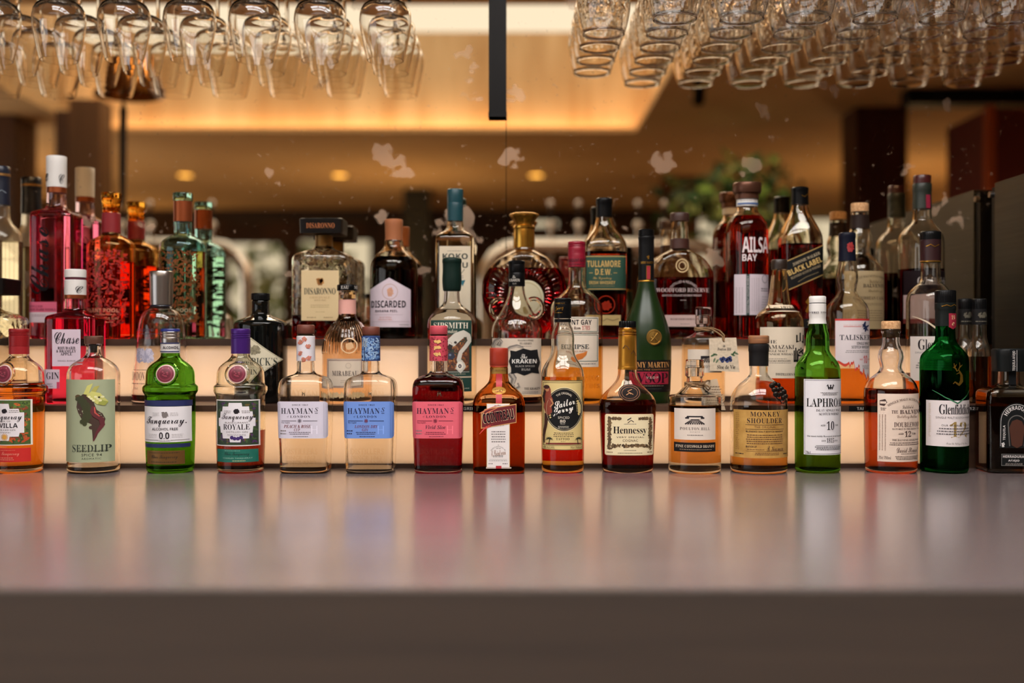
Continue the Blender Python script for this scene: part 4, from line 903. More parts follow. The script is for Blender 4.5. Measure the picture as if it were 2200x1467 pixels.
L.rect(1188, 680, 1284, 714, MC); L.frame(1190, 682, 1282, 712, 1.2, TL, 1); L.text('MOUNT GAY', 'bold', 1196, 686, 1268, 697, (32, 30, 36), 3); L.text('Barbados Rum', 'serif', 1200, 701, 1244, 707, (70, 40, 40), 3); L.text('1703', 'serif', 1247, 699, 1264, 708, (178, 50, 50), 3, 1, -.02)
L.rect(1188, 716, 1284, 788, MC); L.frame(1190, 718, 1282, 776, 1.2, TL, 1); L.text('ECLIPSE', 'serif', 1202, 739, 1262, 749, (30, 42, 44), 3); L.text('HERITAGE BLEND', 'serif', 1216, 752, 1256, 755.5, (150, 90, 50), 3); L.poly([(1236, 760), (1250, 757), (1259, 753), (1256, 762), (1248, 770), (1238, 773), (1230, 766)], (200, 112, 40), 3); L.bars(1200, 1278, 779, 783, 1, GREY); L.done('label')
L = Lab(b); L.raised('BARBADOS', 'bold', 1224, 806, 1284, 818, b.glass.data.materials[0]); L.raised('DISTILLERIES', 'bold', 1214, 824, 1286, 834, b.glass.data.materials[0]); L.done('embossed_lettering')

# frosted green cognac
FG = bpy.data.materials.new('frosted_glass'); FG.use_nodes = True
_b = FG.node_tree.nodes['Principled BSDF']; _b.inputs['Base Color'].default_value = (.014, .044, .008, 1); _b.inputs['Roughness'].default_value = .3; _b.inputs['Transmission Weight'].default_value = .55; _b.inputs['IOR'].default_value = 1.4
b = Bottle('cognac_bottle', 'frosted green cognac bottle with gold medallion and black neck foil', 1388.5, 1, [(510, 14), (602, 16, 'c'), (606, 16.5), (620, 19), (640, 25), (660, 32.5), (680, 40), (700, 46.5), (722, 51.5), (745, 53.5), (765, 53.5), (862, 49.5), (868, 46)], opaque=FG)
b.turned('cap', 0, 0, [(492.5, 15.5), (494, 16.8, 'c'), (507, 16.8)], BLACKCAP); b.turned('neck_foil', 0, 0, [(507, 16), (509, 17.3), (513, 17.3), (515, 16.6), (602, 17)], mat((16, 16, 17), .4)); b.turned('foil_band', 0, 0, [(602, 17.4), (605, 17.6)], GOLD)
L = Lab(b); b.ppf = b.ppm; L.text('REMY MARTIN', 'serif', 1376, 562, 1402, 567, GOLD, 4); L.frame(1386.5, 571, 1395.5, 601, 1, GOLD, 4); L.rect(1387.5, 572, 1394.5, 600, (150, 26, 40), 4); L.leafy(1386, 548, 1394, 558, [GOLD], 8, 3, 4); L.done('foil_print'); b.ppf = F / (b.d - b.wmax)
mb = MB(); L = Lab(b); c0 = Vector(L.P(1399, 724, 2)); gp = mat((176, 140, 72), .35, .9)
rr = 17.5 / b.ppf
mb.lathe([(.0001, .0038), (rr * .5, .0036), (rr * .78, .0032), (rr * .84, .0044), (rr * .96, .0042), (rr, .003), (rr * 1.01, 0)], gp, 36)
mb.v = [(c0.x + p[0] * .97, c0.y - p[2] + abs(p[0]) * .12 + .0012, c0.z + p[1]) for p in mb.v]
for pts in ([(-7, 8), (0, 0), (7, -9)], [(-4, -4), (2, 2), (6, 7)], [(0, -9), (2, -2)], [(-8, 0), (-2, 4)]):
    mb.tube([(c0.x + x / b.ppf, c0.y - .0036, c0.z - y / b.ppf) for x, y in pts], .0009, gp, 8)
mb.build('medallion', b.root)
L = Lab(b); L.rect(1338, 773, 1439.5, 842, (20, 18, 16)); L.text('REMY MARTIN', 'serif', 1346, 777, 1434, 789, (196, 138, 76), 2, 1, -.01); L.text('COGNAC FINE CHAMPAGNE', 'sans', 1346, 792, 1434, 795, (170, 110, 60)); L.rect(1350, 798, 1432, 825, (160, 22, 54), 2); L.text('VSOP', 'serif', 1362, 800, 1430, 823, (36, 12, 20), 4, .85, -.03); L.text('V.S.O.P', 'bold', 1382, 808, 1408, 813, (206, 160, 150), 6); L.bars(1362, 1422, 827, 830, 1, (150, 130, 110)); L.bars(1366, 1416, 834, 836, 1, (70, 80, 80)); L.done('label')

# sloe spirit with hanging tag
b = Bottle('brandy_bottle', 'clear estate spirit bottle behind its twin, with sloe berry tag hung on twine', 1511, 1, [(674, 17.5), (694, 17.5, 'c'), (697, 15.5), (706, 15.5), (712, 17), (718, 24), (722, 34), (725, 43), (728, 46, 'c'), (862, 46), (868, 44)], level=740, liq=(1, .9, .76), tint=(1, .985, .95), base=845)
b.turned('glass_stopper', 0, 0, [(659, 17), (661, 17.8, 'c'), (674, 17.8)], glass((1, .97, .94)), n=40); b.turned('stopper_plug', 0, 0, [(676, 10), (694, 9)], glass((1, .98, .95)))
L = Lab(b); L.rect(1473, 750, 1545, 800, (214, 200, 182)); L.cols(1498, 1532, lambda x: 764, lambda x: 768 + abs(x - 1515) * .2, INK, 2)
for k in range(7): L.stroke([(1515 + (k - 3) * 2, 769), (1515 + (k - 3) * 5, 778)], [1, 3], INK, 2)
L.text('POULTON HILL', 'serif', 1482, 784, 1540, 790, (90, 80, 74), 2, 1.1, -.02); L.done('label')
twine(b, 703, 710, 17, [[(1526, -.01, 706), (1535, -.03, 714), (1541, -.05, 722), (1542, -.0505, 731)], [(1528, -.01, 704), (1540, -.03, 710), (1545, -.05, 720), (1544, -.0505, 733)]])
tm_ = noisy((196, 178, 152), (214, 196, 170), (200, 200, 200), .85)
mb = tagplate(b, [(1513, 726), (1570, 725), (1577, 797), (1515, 794)], -.05, tm_)
def flat(t, st, x0, y0, x1, y1, cc):
    vs, fs = glyphs(t, st); mb.add([((x0 + u * (x1 - x0) - b.xc) / b.ppm, -.0503, b.Z(y1 - v * (y1 - y0))) for u, v in vs], fs, mat(cc, .8))
def blob(x, y, rx, ry, a, cc, k=0):
    ca, sa = math.cos(a), math.sin(a)
    mb.add([((x + rx * math.cos(t) * ca - ry * math.sin(t) * sa - b.xc) / b.ppm, -.0503 - k * .0001, b.Z(y + rx * math.cos(t) * sa + ry * math.sin(t) * ca)) for t in [2 * PI * q / 14 for q in range(14)]], [tuple(range(13, -1, -1))], mat(cc, .8))
flat('Sloe de Vie', 'serif', 1530, 782, 1568, 791, (40, 34, 34)); flat('Poulton Hill', 'serif', 1531, 746, 1559, 752, (84, 76, 72)); flat('a', 'serif', 1542, 740, 1547, 745, (84, 76, 72))
for i, (x, y) in enumerate(((1538, 770), (1543, 768), (1548, 771), (1553, 769), (1557, 767), (1541, 774), (1551, 774), (1558, 772))): blob(x, y, 3.6, 3.6, 0, (38, 48, 92) if i % 2 else (54, 66, 116), 1)
for x, y, a in ((1526, 760, .3), (1521, 762, -.4), (1565, 757, -.9), (1570, 758, .4), (1524, 772, 1.9), (1530, 774, 2.2), (1563, 761, .5)): blob(x, y, 5, 1.9, a, (70, 100, 64) if x % 2 else (96, 112, 84))
mb.build('paper_tag', b.root, smooth=False)

# Japanese whisky
b = Bottle('whisky_bottle', 'amber whisky bottle with long tapering neck and brushed ink characters on label', 1674, 1, [(575, 14), (580, 15.5), (600, 17.5), (625, 20.5), (652, 25), (660, 30), (668, 40), (676, 47), (686, 51), (700, 52), (862, 51), (868, 48)], n=2, tint=(.98, .84, .60), level=800, liq=(.68, .28, .13))
b.turned('cap', 0, 0, [(557, 15.5), (559, 17, 'c'), (578.5, 17)], mat((40, 28, 20), .4))
L = Lab(b); L.cols(1642, 1716, lambda x: 653.5, lambda x: 668.5, (210, 190, 160), 0); L.text('1923', 'serif', 1669, 656, 1693, 663, INK, 2); L.text('SINCE', 'serif', 1656, 658, 1667, 661, INK); L.text('THE', 'serif', 1695, 658, 1704, 661, INK); L.bars(1660, 1704, 664.5, 667, 1, GREY); L.done('collar_label')
L = Lab(b); L.rect(1627, 702, 1723, 812, (216, 200, 176)); L.text('THE', 'serif', 1632, 730, 1657, 737, INK, 2, 1, -.02); L.text('YAMAZAKI', 'serif', 1632, 740.5, 1694, 749, INK, 2, 1, -.02); L.text('SINGLE MALT', 'serif', 1632, 751, 1679, 756, INK, 2, 1, -.02); L.text('JAPANESE WHISKY', 'serif', 1632, 758, 1692, 763, INK, 2, 1, -.02); L.bars(1634, 1680, 769, 771.5, 1, GREY); L.text('YAMAZAKI DISTILLERY', 'serif', 1632, 773, 1687, 776.5, INK); L.bars(1634, 1690, 778, 780.5, 1, GREY); L.text('DISTILLER’S RESERVE', 'serif', 1655, 801, 1720, 806, INK, 2)
L.text('山', 'sans', 1699, 714, 1720, 737, BLACK, 3, thin=.03); L.text('崎', 'sans', 1693, 746, 1720, 782, BLACK, 3, thin=.02); L.stroke([(1696, 788), (1704, 790), (1711, 792)], [1.5, 4, 2], BLACK, 3); L.done('label')

# Skye whisky
b = Bottle('whisky_bottle', 'whisky bottle with wavy neck, navy cap, white label with red coastline', 1820, 1, [(515, 15), (559, 18, 'c'), (562, 18.5), (574, 20.5), (590, 23), (602, 23), (614, 20.5), (624, 19.5), (634, 24), (645, 34), (656, 42), (668, 45.2), (684, 45.6), (862, 45), (868, 42)], tint=(1, .96, .88), level=790, liq=(.84, .48, .19), wall=.003)
b.turned('cap', 0, 0, [(499.5, 16.5), (501.5, 18, 'c'), (510, 18), (512, 17.4), (546, 17.8), (560.5, 18.4)], mat((18, 20, 34), .4), n=72)
L = Lab(b); b.ppf = b.ppm; L.leafy(1811, 518, 1831, 544, [(150, 40, 40)], 26, 5, 5); L.done('cap_emblem'); b.ppf = F / (b.d - b.wmax)
L = Lab(b); RC = (196, 44, 40)
def coast(x):
    t = (x - 1785) / 82
    return 783 - 8 * math.sin(t * 7) - 6 * math.sin(t * 17 + 1) if x < 1812 else 775 + (x - 1812) * .75 + 6 * math.sin(x * .5) + 4 * math.sin(x * 1.1)
L.cols(1785, 1866, lambda x: 684.5, lambda x: min(828, coast(x) + 6), (202, 60, 40), 0, n=44); L.cols(1785.5, 1866, lambda x: 686, lambda x: min(826, coast(x)), (216, 204, 204), 1, n=44); L.rect(1785, 684, 1866, 688, RC, 2)
L.text('THE ISLE OF SKYE', 'sans', 1800, 697, 1840, 699.5, (206, 130, 120), 2, 1.2); L.rect(1800, 700.5, 1838, 701.5, RC, 2)
NV = (26, 34, 74); L.stroke([(1848, 690), (1844, 700), (1850, 704), (1847, 712)], [3, 9, 8, 3], NV, 3); L.stroke([(1840, 696), (1848, 703), (1858, 698)], [2, 5, 3], NV, 3); L.stroke([(1842, 706), (1850, 704), (1856, 710)], [2, 4, 2], NV, 3); L.text('ESTD', 'serif', 1838, 714, 1849, 716.5, GREY)
L.text('TALISKER', 'serif', 1793, 718.5, 1863, 730, (40, 36, 44), 2); L.text('SINGLE MALT', 'bold', 1827, 734, 1860, 740, INK, 2); L.text('SCOTCH WHISKY', 'bold', 1816, 742, 1860, 748, INK, 2); L.bars(1802, 1860, 751, 758, 2, GREY); L.text('10', 'bold', 1843, 763, 1853, 780, RC, 2); L.text('AGED', 'bold', 1834, 770, 1841, 773, RC); L.text('YEARS', 'bold', 1855, 770, 1862, 773, RC); L.bars(1840, 1858, 784, 793, 3, GREY); L.done('label')

# clear three-sided malt
b = Bottle('whisky_bottle', 'clear three sided whisky bottle with dark brown foil and white label, lower step', 1999, 1, [(510, 18), (563, 20, 'c'), (566, 20.5), (598, 21), (606, 24), (616, 34), (626, 42), (636, 47), (648, 49), (862, 49), (868, 46)], tint=(1, .965, .90), level=800, liq=(.90, .42, .12), tri=True, wall=.003)
b.turned('cap', 0, 0, [(497, 20.5), (499, 22, 'c'), (515, 22)], BLACKCAP, n=100, rad=knurl(36, .03)); b.turned('neck_foil', 0, 0, [(515, 22), (563, 21.5)], mat((46, 20, 22), .4)); b.turned('foil_band', 0, 0, [(560, 21.9), (563, 21.9)], GOLD)
L = Lab(b); b.ppf = b.ppm; L.stroke([(1984, 530), (1992, 526), (2000, 531), (2010, 526)], 1.6, GOLD, 5); L.done('foil_print'); b.ppf = F / (b.d - b.wmax)
L = Lab(b); L.stroke([(1955, 678), (1975, 690), (1999, 710), (2020, 694)], [1, 3, 4, 2], mat((220, 200, 170), .1, 0, 1), 3); L.done('moulded_ridge')
L = Lab(b); L.rect(1952, 722, 2042, 818, (216, 204, 194)); L.text('Glenfiddich', 'serif', 1962, 728, 2034, 751, (30, 24, 26), 3, .92, -.012); L.text('SINGLE MALT SCOTCH WHISKY', 'sans', 1958, 755, 2036, 759, GREY); L.text('OUR SOLERA', 'sans', 1968, 771, 2010, 775, INK); L.bars(1958, 2034, 777, 792, 3, GREY); L.bars(1964, 2030, 804, 808, 1, GREY); L.done('label')

# small dark-capped bottles at the end of the step
for i, (x, yy, lab) in enumerate(((2104, -.02, 'slender clear bottle with black ridged cap beside the steel cabinet'), (2073, .012, 'black capped clear bottle half hidden behind the dark green whisky bottle'))):
    b = Bottle('spirit_bottle', lab, x, 1, [(650, 11), (697, 14, 'c'), (700, 14), (722, 14.5), (732, 16.5), (741, 20), (750, 23), (762, 24), (862, 23.6), (868, 22)], tint=(1, .96, .9), level=765, liq=(.6, .36, .16), dy=yy)
    b.turned('cap', 0, 0, [(641, 13.5), (643, 14.8, 'c'), (664, 14.8)], BLACKCAP, n=80, rad=knurl(26, .04)); b.turned('neck_foil', 0, 0, [(664, 15), (697, 15)], mat((26, 24, 24), .5))
    L = Lab(b); b.ppf = b.ppm; L.leafy(x - 12, 668, x + 12, 684, [(90, 84, 70)], 20, 4, 4); L.bars(x - 12, x + 12, 688, 692, 1, (120, 112, 96), 4); L.done('foil_print')

# ================================================================== second step
# vodka at the left edge
b = Bottle('vodka_bottle', 'frosted clear bottle with navy cap at the left end of the upper step', -1, 2, [(362, 18), (440, 20, 'c'), (443, 21), (466, 22), (478, 27), (488, 35), (498, 42), (510, 46), (522, 47.3), (720, 47), (728, 44)], rough=.16, tint=(.96, .94, .86), level=519, liq=(.94, .92, .84))
b.turned('cap', 0, 0, [(357.5, 21), (359, 22, 'c'), (376, 22), (378, 21.5), (440.5, 22.5)], mat((16, 24, 42), .35)); b.turned('cap_band', 0, 0, [(373, 22.3), (379, 22.3)], mat((150, 110, 60), .4, .7))
L = Lab(b); b.ppf = b.ppm; L.stroke([(6, 414), (12, 410), (18, 416)], 1.4, (120, 130, 140), 6); L.done('cap_print')

# tall pink vodka
b = Bottle('vodka_bottle', 'tall pink vodka bottle with white cap and black script running upward', 121.5, 2, [(380, 18), (414, 20, 'c'), (416, 19.5), (440, 20), (447, 23), (453, 33), (458, 41), (463, 44.3, 'c'), (470, 44.6), (720, 44.6), (728, 42)], n=7, dr=1, tint=(1, .86, .91), level=446, liq=(.97, .52, .66))
b.turned('cap', 0, 0, [(335.5, 19.8), (337, 21, 'c'), (402.5, 20.8)], WP); b.turned('neck_ring', 0, 0, [(402.5, 20.4), (414.5, 20.6)], COPPER)
L = Lab(b); b.ppf = b.ppm; L.text('e', 'script', 102, 374, 112, 390, INK, 6); L.text('C', 'script', 133, 376, 141, 396, INK, 6); L.done('cap_print'); b.ppf = F / (b.d - b.wmax)
L = Lab(b); L.text('Chase', 'script', 82, 488, 123, 631, (14, 10, 14), 2, vert=True); L.done('script_print')
L = Lab(b); L.rect(79, 648, 140, 670, (206, 92, 118)); L.rect(79, 670, 140, 692, (206, 186, 190)); L.text('ENGLISH', 'serif', 82, 655, 110, 660, (110, 30, 50)); L.text('RHUBARB VODKA', 'serif', 82, 662, 138, 667, (110, 30, 50)); L.bars(84, 118, 674, 680, 2, (150, 120, 130)); L.done('label')

def pool(label, xc, tint, level, liq, band, stopm, pat, name2, pc):
    b = Bottle('gin_bottle', label, xc, 2, [(446, 14), (457, 18, 'c'), (460, 19), (500, 18.5), (505, 21), (511, 32), (517, 42), (525, 48.5), (535, 50), (720, 50), (728, 47)], tint=tint, level=level, liq=liq)
    b.turned('glass_stopper', 0, 0, [(414, 20), (416, 20.8, 'c'), (430, 20.5), (432, 19.6), (445, 18), (458, 17.5)], stopm, n=48)
    b.turned('neck_band', 0, 0, [(band[0], 19.6), (band[1], 19.6)], band[2])
    x = xc - 239; L = Lab(b); L.leafy(192 + x, 532, 286 + x, 704, pat, 420, 4.6, 0, int(xc))
    L.text('SILENT POOL', 'bold', 198 + x, 662, 270 + x, 670, pc, 3); L.bars(204 + x, 264 + x, 673, 677, 1, pc, 3); L.text(name2, 'sans', 212 + x, 681, 268 + x, 686, pc, 3); L.bars(206 + x, 262 + x, 690, 693, 1, pc, 3); L.done('gilt_print')
    return b
pool('orange red gin bottle with leafy pattern and amber glass stopper, upper step', 239, (.98, .68, .34), 563, (.88, .26, .14), (458, 500, mat((130, 20, 26), .5)), glass((.98, .66, .22)), [mat((170, 30, 24), .4), mat((120, 20, 22), .4), mat((190, 50, 34), .35)], 'RARE CITRUS GIN', (206, 130, 100))
pool('teal glass gin bottle with coppery leaf pattern and copper neck band', 393, (.66, .92, .92), 541, (.86, .88, .74), (432, 476, COPPER), glass((.62, .86, .82)), [mat((120, 62, 26), .4, .3), mat((92, 66, 30), .4, .3), mat((140, 76, 34), .35, .4)], 'GIN', (150, 140, 110))

amaretto('hammered glass liqueur bottle with big black block cap and beige label, upper step', 696, 2, 0, 1.0)

# banana rum
b = Bottle('rum_bottle', 'dark round shouldered rum bottle with cork top and white gabled label', 846, 2, [(505, 17), (515, 18.5, 'c'), (518, 19.5), (528, 21), (537, 26), (545, 35), (554, 43), (565, 49), (578, 51.3), (592, 51.5), (720, 51), (728, 48)], tint=(1, .95, .88), level=553, liq=(.10, .015, .01))
b.turned('cork_stopper', 0, 0, [(471, 18.5), (473, 19.6, 'c'), (512, 18.6), (516, 19.2)], mat((150, 88, 48), .7))
L = Lab(b); DC = (206, 190, 198); L.cols(797, 886, lambda x: 596 + abs(x - 841.5) * .56, lambda x: 702, DC, 0); L.ell(843, 626, 17, 17, (180, 150, 140), 1, r0=.92); L.leafy(834, 614, 852, 638, [(200, 150, 120), (190, 140, 116)], 30, 5, 1); L.text('DISCARDED', 'bold', 801, 645, 876, 660, (26, 22, 28), 3); L.text('BANANA PEEL', 'bold', 811, 665, 859, 670, (50, 42, 50), 3, 1.15); L.rect(808, 675, 870, 675.6, (170, 150, 156), 2); L.text('RUM WITH', 'sans', 821, 680, 846, 683, (190, 110, 90)); L.text('BANANA PEEL', 'sans', 818, 684.5, 848, 687.5, (190, 110, 90)); L.rect(801, 690, 884, 690.6, (150, 130, 136), 2); L.bars(862, 884, 695, 699, 1, GREY); L.done('label')

# coconut rum
b = Bottle('rum_bottle', 'clear square shouldered bottle with long teal cap and cream label', 978, 2, [(465, 15), (474, 16.8, 'c'), (477, 17.2), (488, 18.5), (496, 24), (503, 33), (509, 39.5), (515, 41), (720, 41), (728, 38)], n=7, dr=1, tint=(1, .98, .93), level=505, liq=(1, .97, .90))
b.turned('cap', 0, 0, [(406, 16.2), (408, 17.3, 'c'), (434, 17.3), (436, 16.8), (438, 17.4), (475, 17)], mat((8, 60, 68), .42))
L = Lab(b); L.rect(946, 528, 1013, 722, (204, 190, 164)); DT = (24, 40, 40); L.text('KOKO', 'bold', 953, 544, 1007, 556, DT, 2); L.text('KANU', 'bold', 953, 563, 1007, 575, DT, 2); L.bars(962, 996, 537, 540, 1, GREY); L.stroke([(1000, 578), (993, 587)], 1.2, DT); L.bars(975, 1000, 590, 598, 2, GREY); L.poly([(990, 602), (1002, 601), (996, 615)], (30, 96, 110), 2); L.done('label')

# extra old cognac, round decanter
b = Bottle('cognac_bottle', 'round flat cognac decanter with gold crown stopper and rayed deep red body', 1126, 2, [(520, 18), (533, 23, 'c'), (536, 24), (544, 36), (553, 52), (564, 66), (578, 78), (594, 87), (612, 91.5), (630, 92), (650, 89), (670, 82), (690, 70), (706, 56), (716, 47), (728, 45)], dr=.42, tint=(.99, .95, .88), level=576, liq=(.78, .10, .20))
XO = mat((206, 156, 66), .22, .95)
b.turned('crown_stopper', 0, 0, [(457, 24), (459, 30), (461.5, 32.5), (465, 31), (470, 27), (476, 23), (481, 20), (484, 19)], XO, n=96, rad=lambda t, r, z: r * (1 - .055 * abs(math.sin(4 * t))))
b.turned('neck_foil', 0, 0, [(483.5, 21), (486, 24, 'c'), (490, 24), (492, 22), (498, 22.5), (532, 23)], XO)
L = Lab(b); L.ell(1132, 640, 36, 39, mat((214, 204, 170), .35, .3), 4, seg=48); L.ell(1132, 640, 31, 34, mat((190, 176, 130), .3, .5), 5, r0=.95, seg=48); L.leafy(1122, 652, 1144, 674, [mat((160, 140, 90), .3, .5)], 20, 6, 6); L.done('medallion')
mb = MB(); gx = b.glass.data.materials[0]; L = Lab(b)
for q in range(44):
    a = 2 * PI * q / 44
    for r0, r1 in ((45, 59), (65, 82)):
        P = [L.P(1126 + r * math.cos(a + (r0 > 50) * .07), 634 + r * math.sin(a + (r0 > 50) * .07), 1) for r in (r0, (r0 + r1) / 2, r1)]
        if max(abs(p[0]) for p in P) * b.ppm < 84 and P[0][2] < b.Z(560) and P[2][2] < b.Z(556) and min(p[2] for p in P) > .01: mb.tube(P, [.0006, .0022, .0006], gx, 8)
mb.build('moulded_rays', b.root)

# Irish whiskey
b = Bottle('whisky_bottle', 'square shouldered whiskey bottle with black cap and dark green label', 1298, 2, [(455, 15), (466, 16.8, 'c'), (469, 17.5), (480, 20), (492, 25), (504, 33), (514, 40), (524, 45), (536, 47, 'c'), (545, 46.5), (720, 45.5), (728, 43)], n=5, dr=1, tint=(1, .965, .89), level=542, liq=(.74, .24, .12))
b.turned('cap', 0, 0, [(425.5, 16.5), (427.5, 17.8, 'c'), (436, 17.8), (438, 17.2), (466.5, 17.5)], BLACKCAP)
L = Lab(b); TG = (28, 66, 50); TY = (190, 154, 84); L.rect(1256, 548, 1342, 622.5, TG); L.rect(1256, 549.5, 1342, 551, TY, 1); L.rect(1256, 619.5, 1342, 621, TY, 1); L.text('TULLAMORE', 'bold', 1258, 559, 1329, 573, TY, 2); L.text('D.E.W.', 'bold', 1275, 577, 1310, 590, TY, 2); L.text('The Legendary', 'script', 1270, 594, 1310, 601, TY, 2); L.text('IRISH WHISKEY', 'bold', 1262, 603, 1318, 610, TY, 2); L.bars(1262, 1320, 612.5, 615, 1, (140, 120, 70)); L.rect(1262, 585, 1270, 586, TY, 2); L.rect(1314, 585, 1322, 586, TY, 2); L.done('label')
L = Lab(b); L.ell(1298, 654, 20, 20, mat((150, 40, 22), .2, 0, 1), 2, r0=.88); L.leafy(1284, 642, 1312, 668, [mat((150, 40, 22), .2, 0, 1)], 20, 7, 3); L.done('moulded_seal'); L = Lab(b); L.rect(1256, 676, 1330, 698, (186, 160, 104)); L.stroke([(1290, 690), (1300, 684), (1312, 688), (1326, 684)], 1.2, (90, 70, 40)); L.done('lower_label')

# bourbon flask
b = Bottle('bourbon_bottle', 'wide flask shaped bourbon bottle with brown stopper and white script print', 1460, 2, [(470, 15), (490, 18), (530, 19.5), (536, 22), (542, 32), (550, 45), (560, 57), (573, 66.5), (588, 72), (604, 74), (700, 71), (718, 68), (728, 64)], dr=.45, n=2.4, tint=(1, .96, .89), level=596, liq=(.72, .10, .16))
b.turned('stopper', 0, 0, [(457, 19), (459, 20.3, 'c'), (474.5, 20.3)], mat((56, 30, 22), .5)); b.turned('neck_foil', 0, 0, [(513, 20.2), (534, 20.6)], mat((62, 32, 24), .45))
L = Lab(b); PW = (200, 176, 172); L.around('DISTILLED & RELEASED', 'sans', 1464, 640, 36, -50, 50, 5, PW, 2); L.text('WOODFORD RESERVE', 'serif', 1406, 618, 1519, 627, PW, 2, 1, -.02); L.text('KENTUCKY STRAIGHT BOURBON WHISKEY', 'serif', 1418, 632, 1503, 636, PW, 2); L.bars(1456, 1470, 643, 645.5, 1, PW); L.rect(1424, 676, 1508, 701, (196, 168, 160)); L.bars(1432, 1500, 681, 689, 1, (130, 104, 100), 2, gap=.58); L.bars(1456, 1478, 694, 697, 1, GREY); L.done('print')
L = Lab(b); L.ell(1461, 570, 14, 15, mat((220, 190, 140), .12, 0, 1), 3, r0=.85); L.ell(1461, 570, 8, 9, mat((220, 190, 140), .12, 0, 1), 3, r0=.8); L.done('moulded_seal')

# tall red-brown malt with white block print
b = Bottle('whisky_bottle', 'tall red brown whisky bottle with big white block lettering and bronze cap', 1605, 2, [(430, 18), (444, 21, 'c'), (447, 21.5), (455, 24), (463, 31), (472, 38), (483, 43), (497, 45), (512, 45.2), (720, 44.5), (728, 42)], tint=(1, .93, .84), level=465, liq=(.76, .18, .12))
b.turned('cap', 0, 0, [(393, 29.5), (395, 30.6, 'c'), (408, 30.6), (415, 29, 'c'), (416, 25), (428, 25)], mat((92, 58, 42), .35, .6)); b.turned('neck_band', 0, 0, [(427, 22.5), (443.5, 22.5)], WP)
L = Lab(b); b.ppf = b.ppm; L.rect(1584, 437, 1626, 440.5, (70, 100, 150), 8); L.bars(1588, 1620, 431, 433.5, 1, GREY, 8); L.done('band_print'); b.ppf = F / (b.d - b.wmax)
L = Lab(b); AW = (222, 208, 206); L.text('AILSA', 'bold', 1586, 508, 1645, 542, AW, 2, .92); L.text('BAY', 'bold', 1586, 545, 1617, 560, AW, 2); L.done('block_print')
L = Lab(b); L.rect(1571, 588.5, 1647, 676, (204, 190, 196)); L.rect(1594, 588.5, 1601, 676, (30, 60, 54), 1); L.text('SINGLE MALT SCOTCH WHISKY', 'sans', 1595.5, 592, 1599.5, 672, (200, 190, 190), 3, vert=True)
for k in range(4): L.bars(1605 + k * 5, 1607 + k * 5, 596, 668, 24, (150, 138, 142), 2, ragged=0)
for k in range(3): L.bars(1574 + k * 5.5, 1576.5 + k * 5.5, 616, 672, 18, (150, 138, 142), 2, ragged=0)
L.stroke([(1636 + 7 * math.cos(k * PI / 4), 598 + 9 * math.sin(k * PI / 4)) for k in range(9)], 1.2, (90, 84, 90), 2); L.bars(1626, 1645, 617, 626, 2, INK); L.bars(1628, 1645, 634, 668, 6, (170, 158, 162)); L.done('label')

# square blended whisky with slanting label
b = Bottle('whisky_bottle', 'square whisky bottle with black cap and slanting black label, upper step', 1718.5, 2, [(430, 15), (439, 17.5, 'c'), (442, 18), (455, 20.5), (470, 26), (485, 33), (498, 38.5), (510, 42), (522, 43), (720, 42.5), (728, 40)], n=6, dr=.95, tint=(1, .96, .88), level=525, liq=(.70, .10, .14), rot=0)
b.turned('cap', 0, 0, [(402, 16.5), (404, 18.3, 'c'), (409, 18.3), (411, 17.7), (439.5, 18.6)], BLACKCAP)
L = Lab(b); b.ppf = b.ppm; L.stroke([(1718, 421), (1724, 424), (1732, 417)], 1.4, GOLD, 6); L.done('cap_print'); b.ppf = F / (b.d - b.wmax * .95)
L = Lab(b); sl = -.44; g_ = lambda x: sl * (x - 1718); Q = (176, 142, 78)
L.cols(1677, 1760, lambda x: 543 + g_(x), lambda x: 608 + g_(x), Q, 0, n=24); L.cols(1677, 1760, lambda x: 545 + g_(x), lambda x: 606 + g_(x), (16, 15, 15), 1, n=24)
L.text('JOHNNIE WALKER', 'serif', 1690, 552, 1754, 559, (176, 160, 130), 3, rot=23.7); L.text('BLACK LABEL', 'bold', 1680, 565, 1758, 577, (206, 170, 100), 3, rot=23.7); L.text('BLENDED SCOTCH WHISKY', 'serif', 1686, 581, 1756, 586, (150, 134, 104), 3, rot=23.7); L.stroke([(1704, 605), (1722, 594), (1748, 584)], 1.2, (120, 104, 70), 3); L.done('label')
L = Lab(b); L.poly([(1726, 640), (1730, 632), (1735, 640), (1733, 652), (1738, 664), (1733, 672), (1730, 660), (1724, 672), (1720, 668), (1726, 654), (1720, 648)], GOLD, 2); L.stroke([(1728, 650), (1738, 644)], 2.4, GOLD, 3); L.done('gold_figure'); L = Lab(b); L.rect(1690, 684, 1750, 704, BLACK); L.text('12', 'serif', 1724, 688, 1736, 698, (190, 170, 140)); L.done('lower_label')

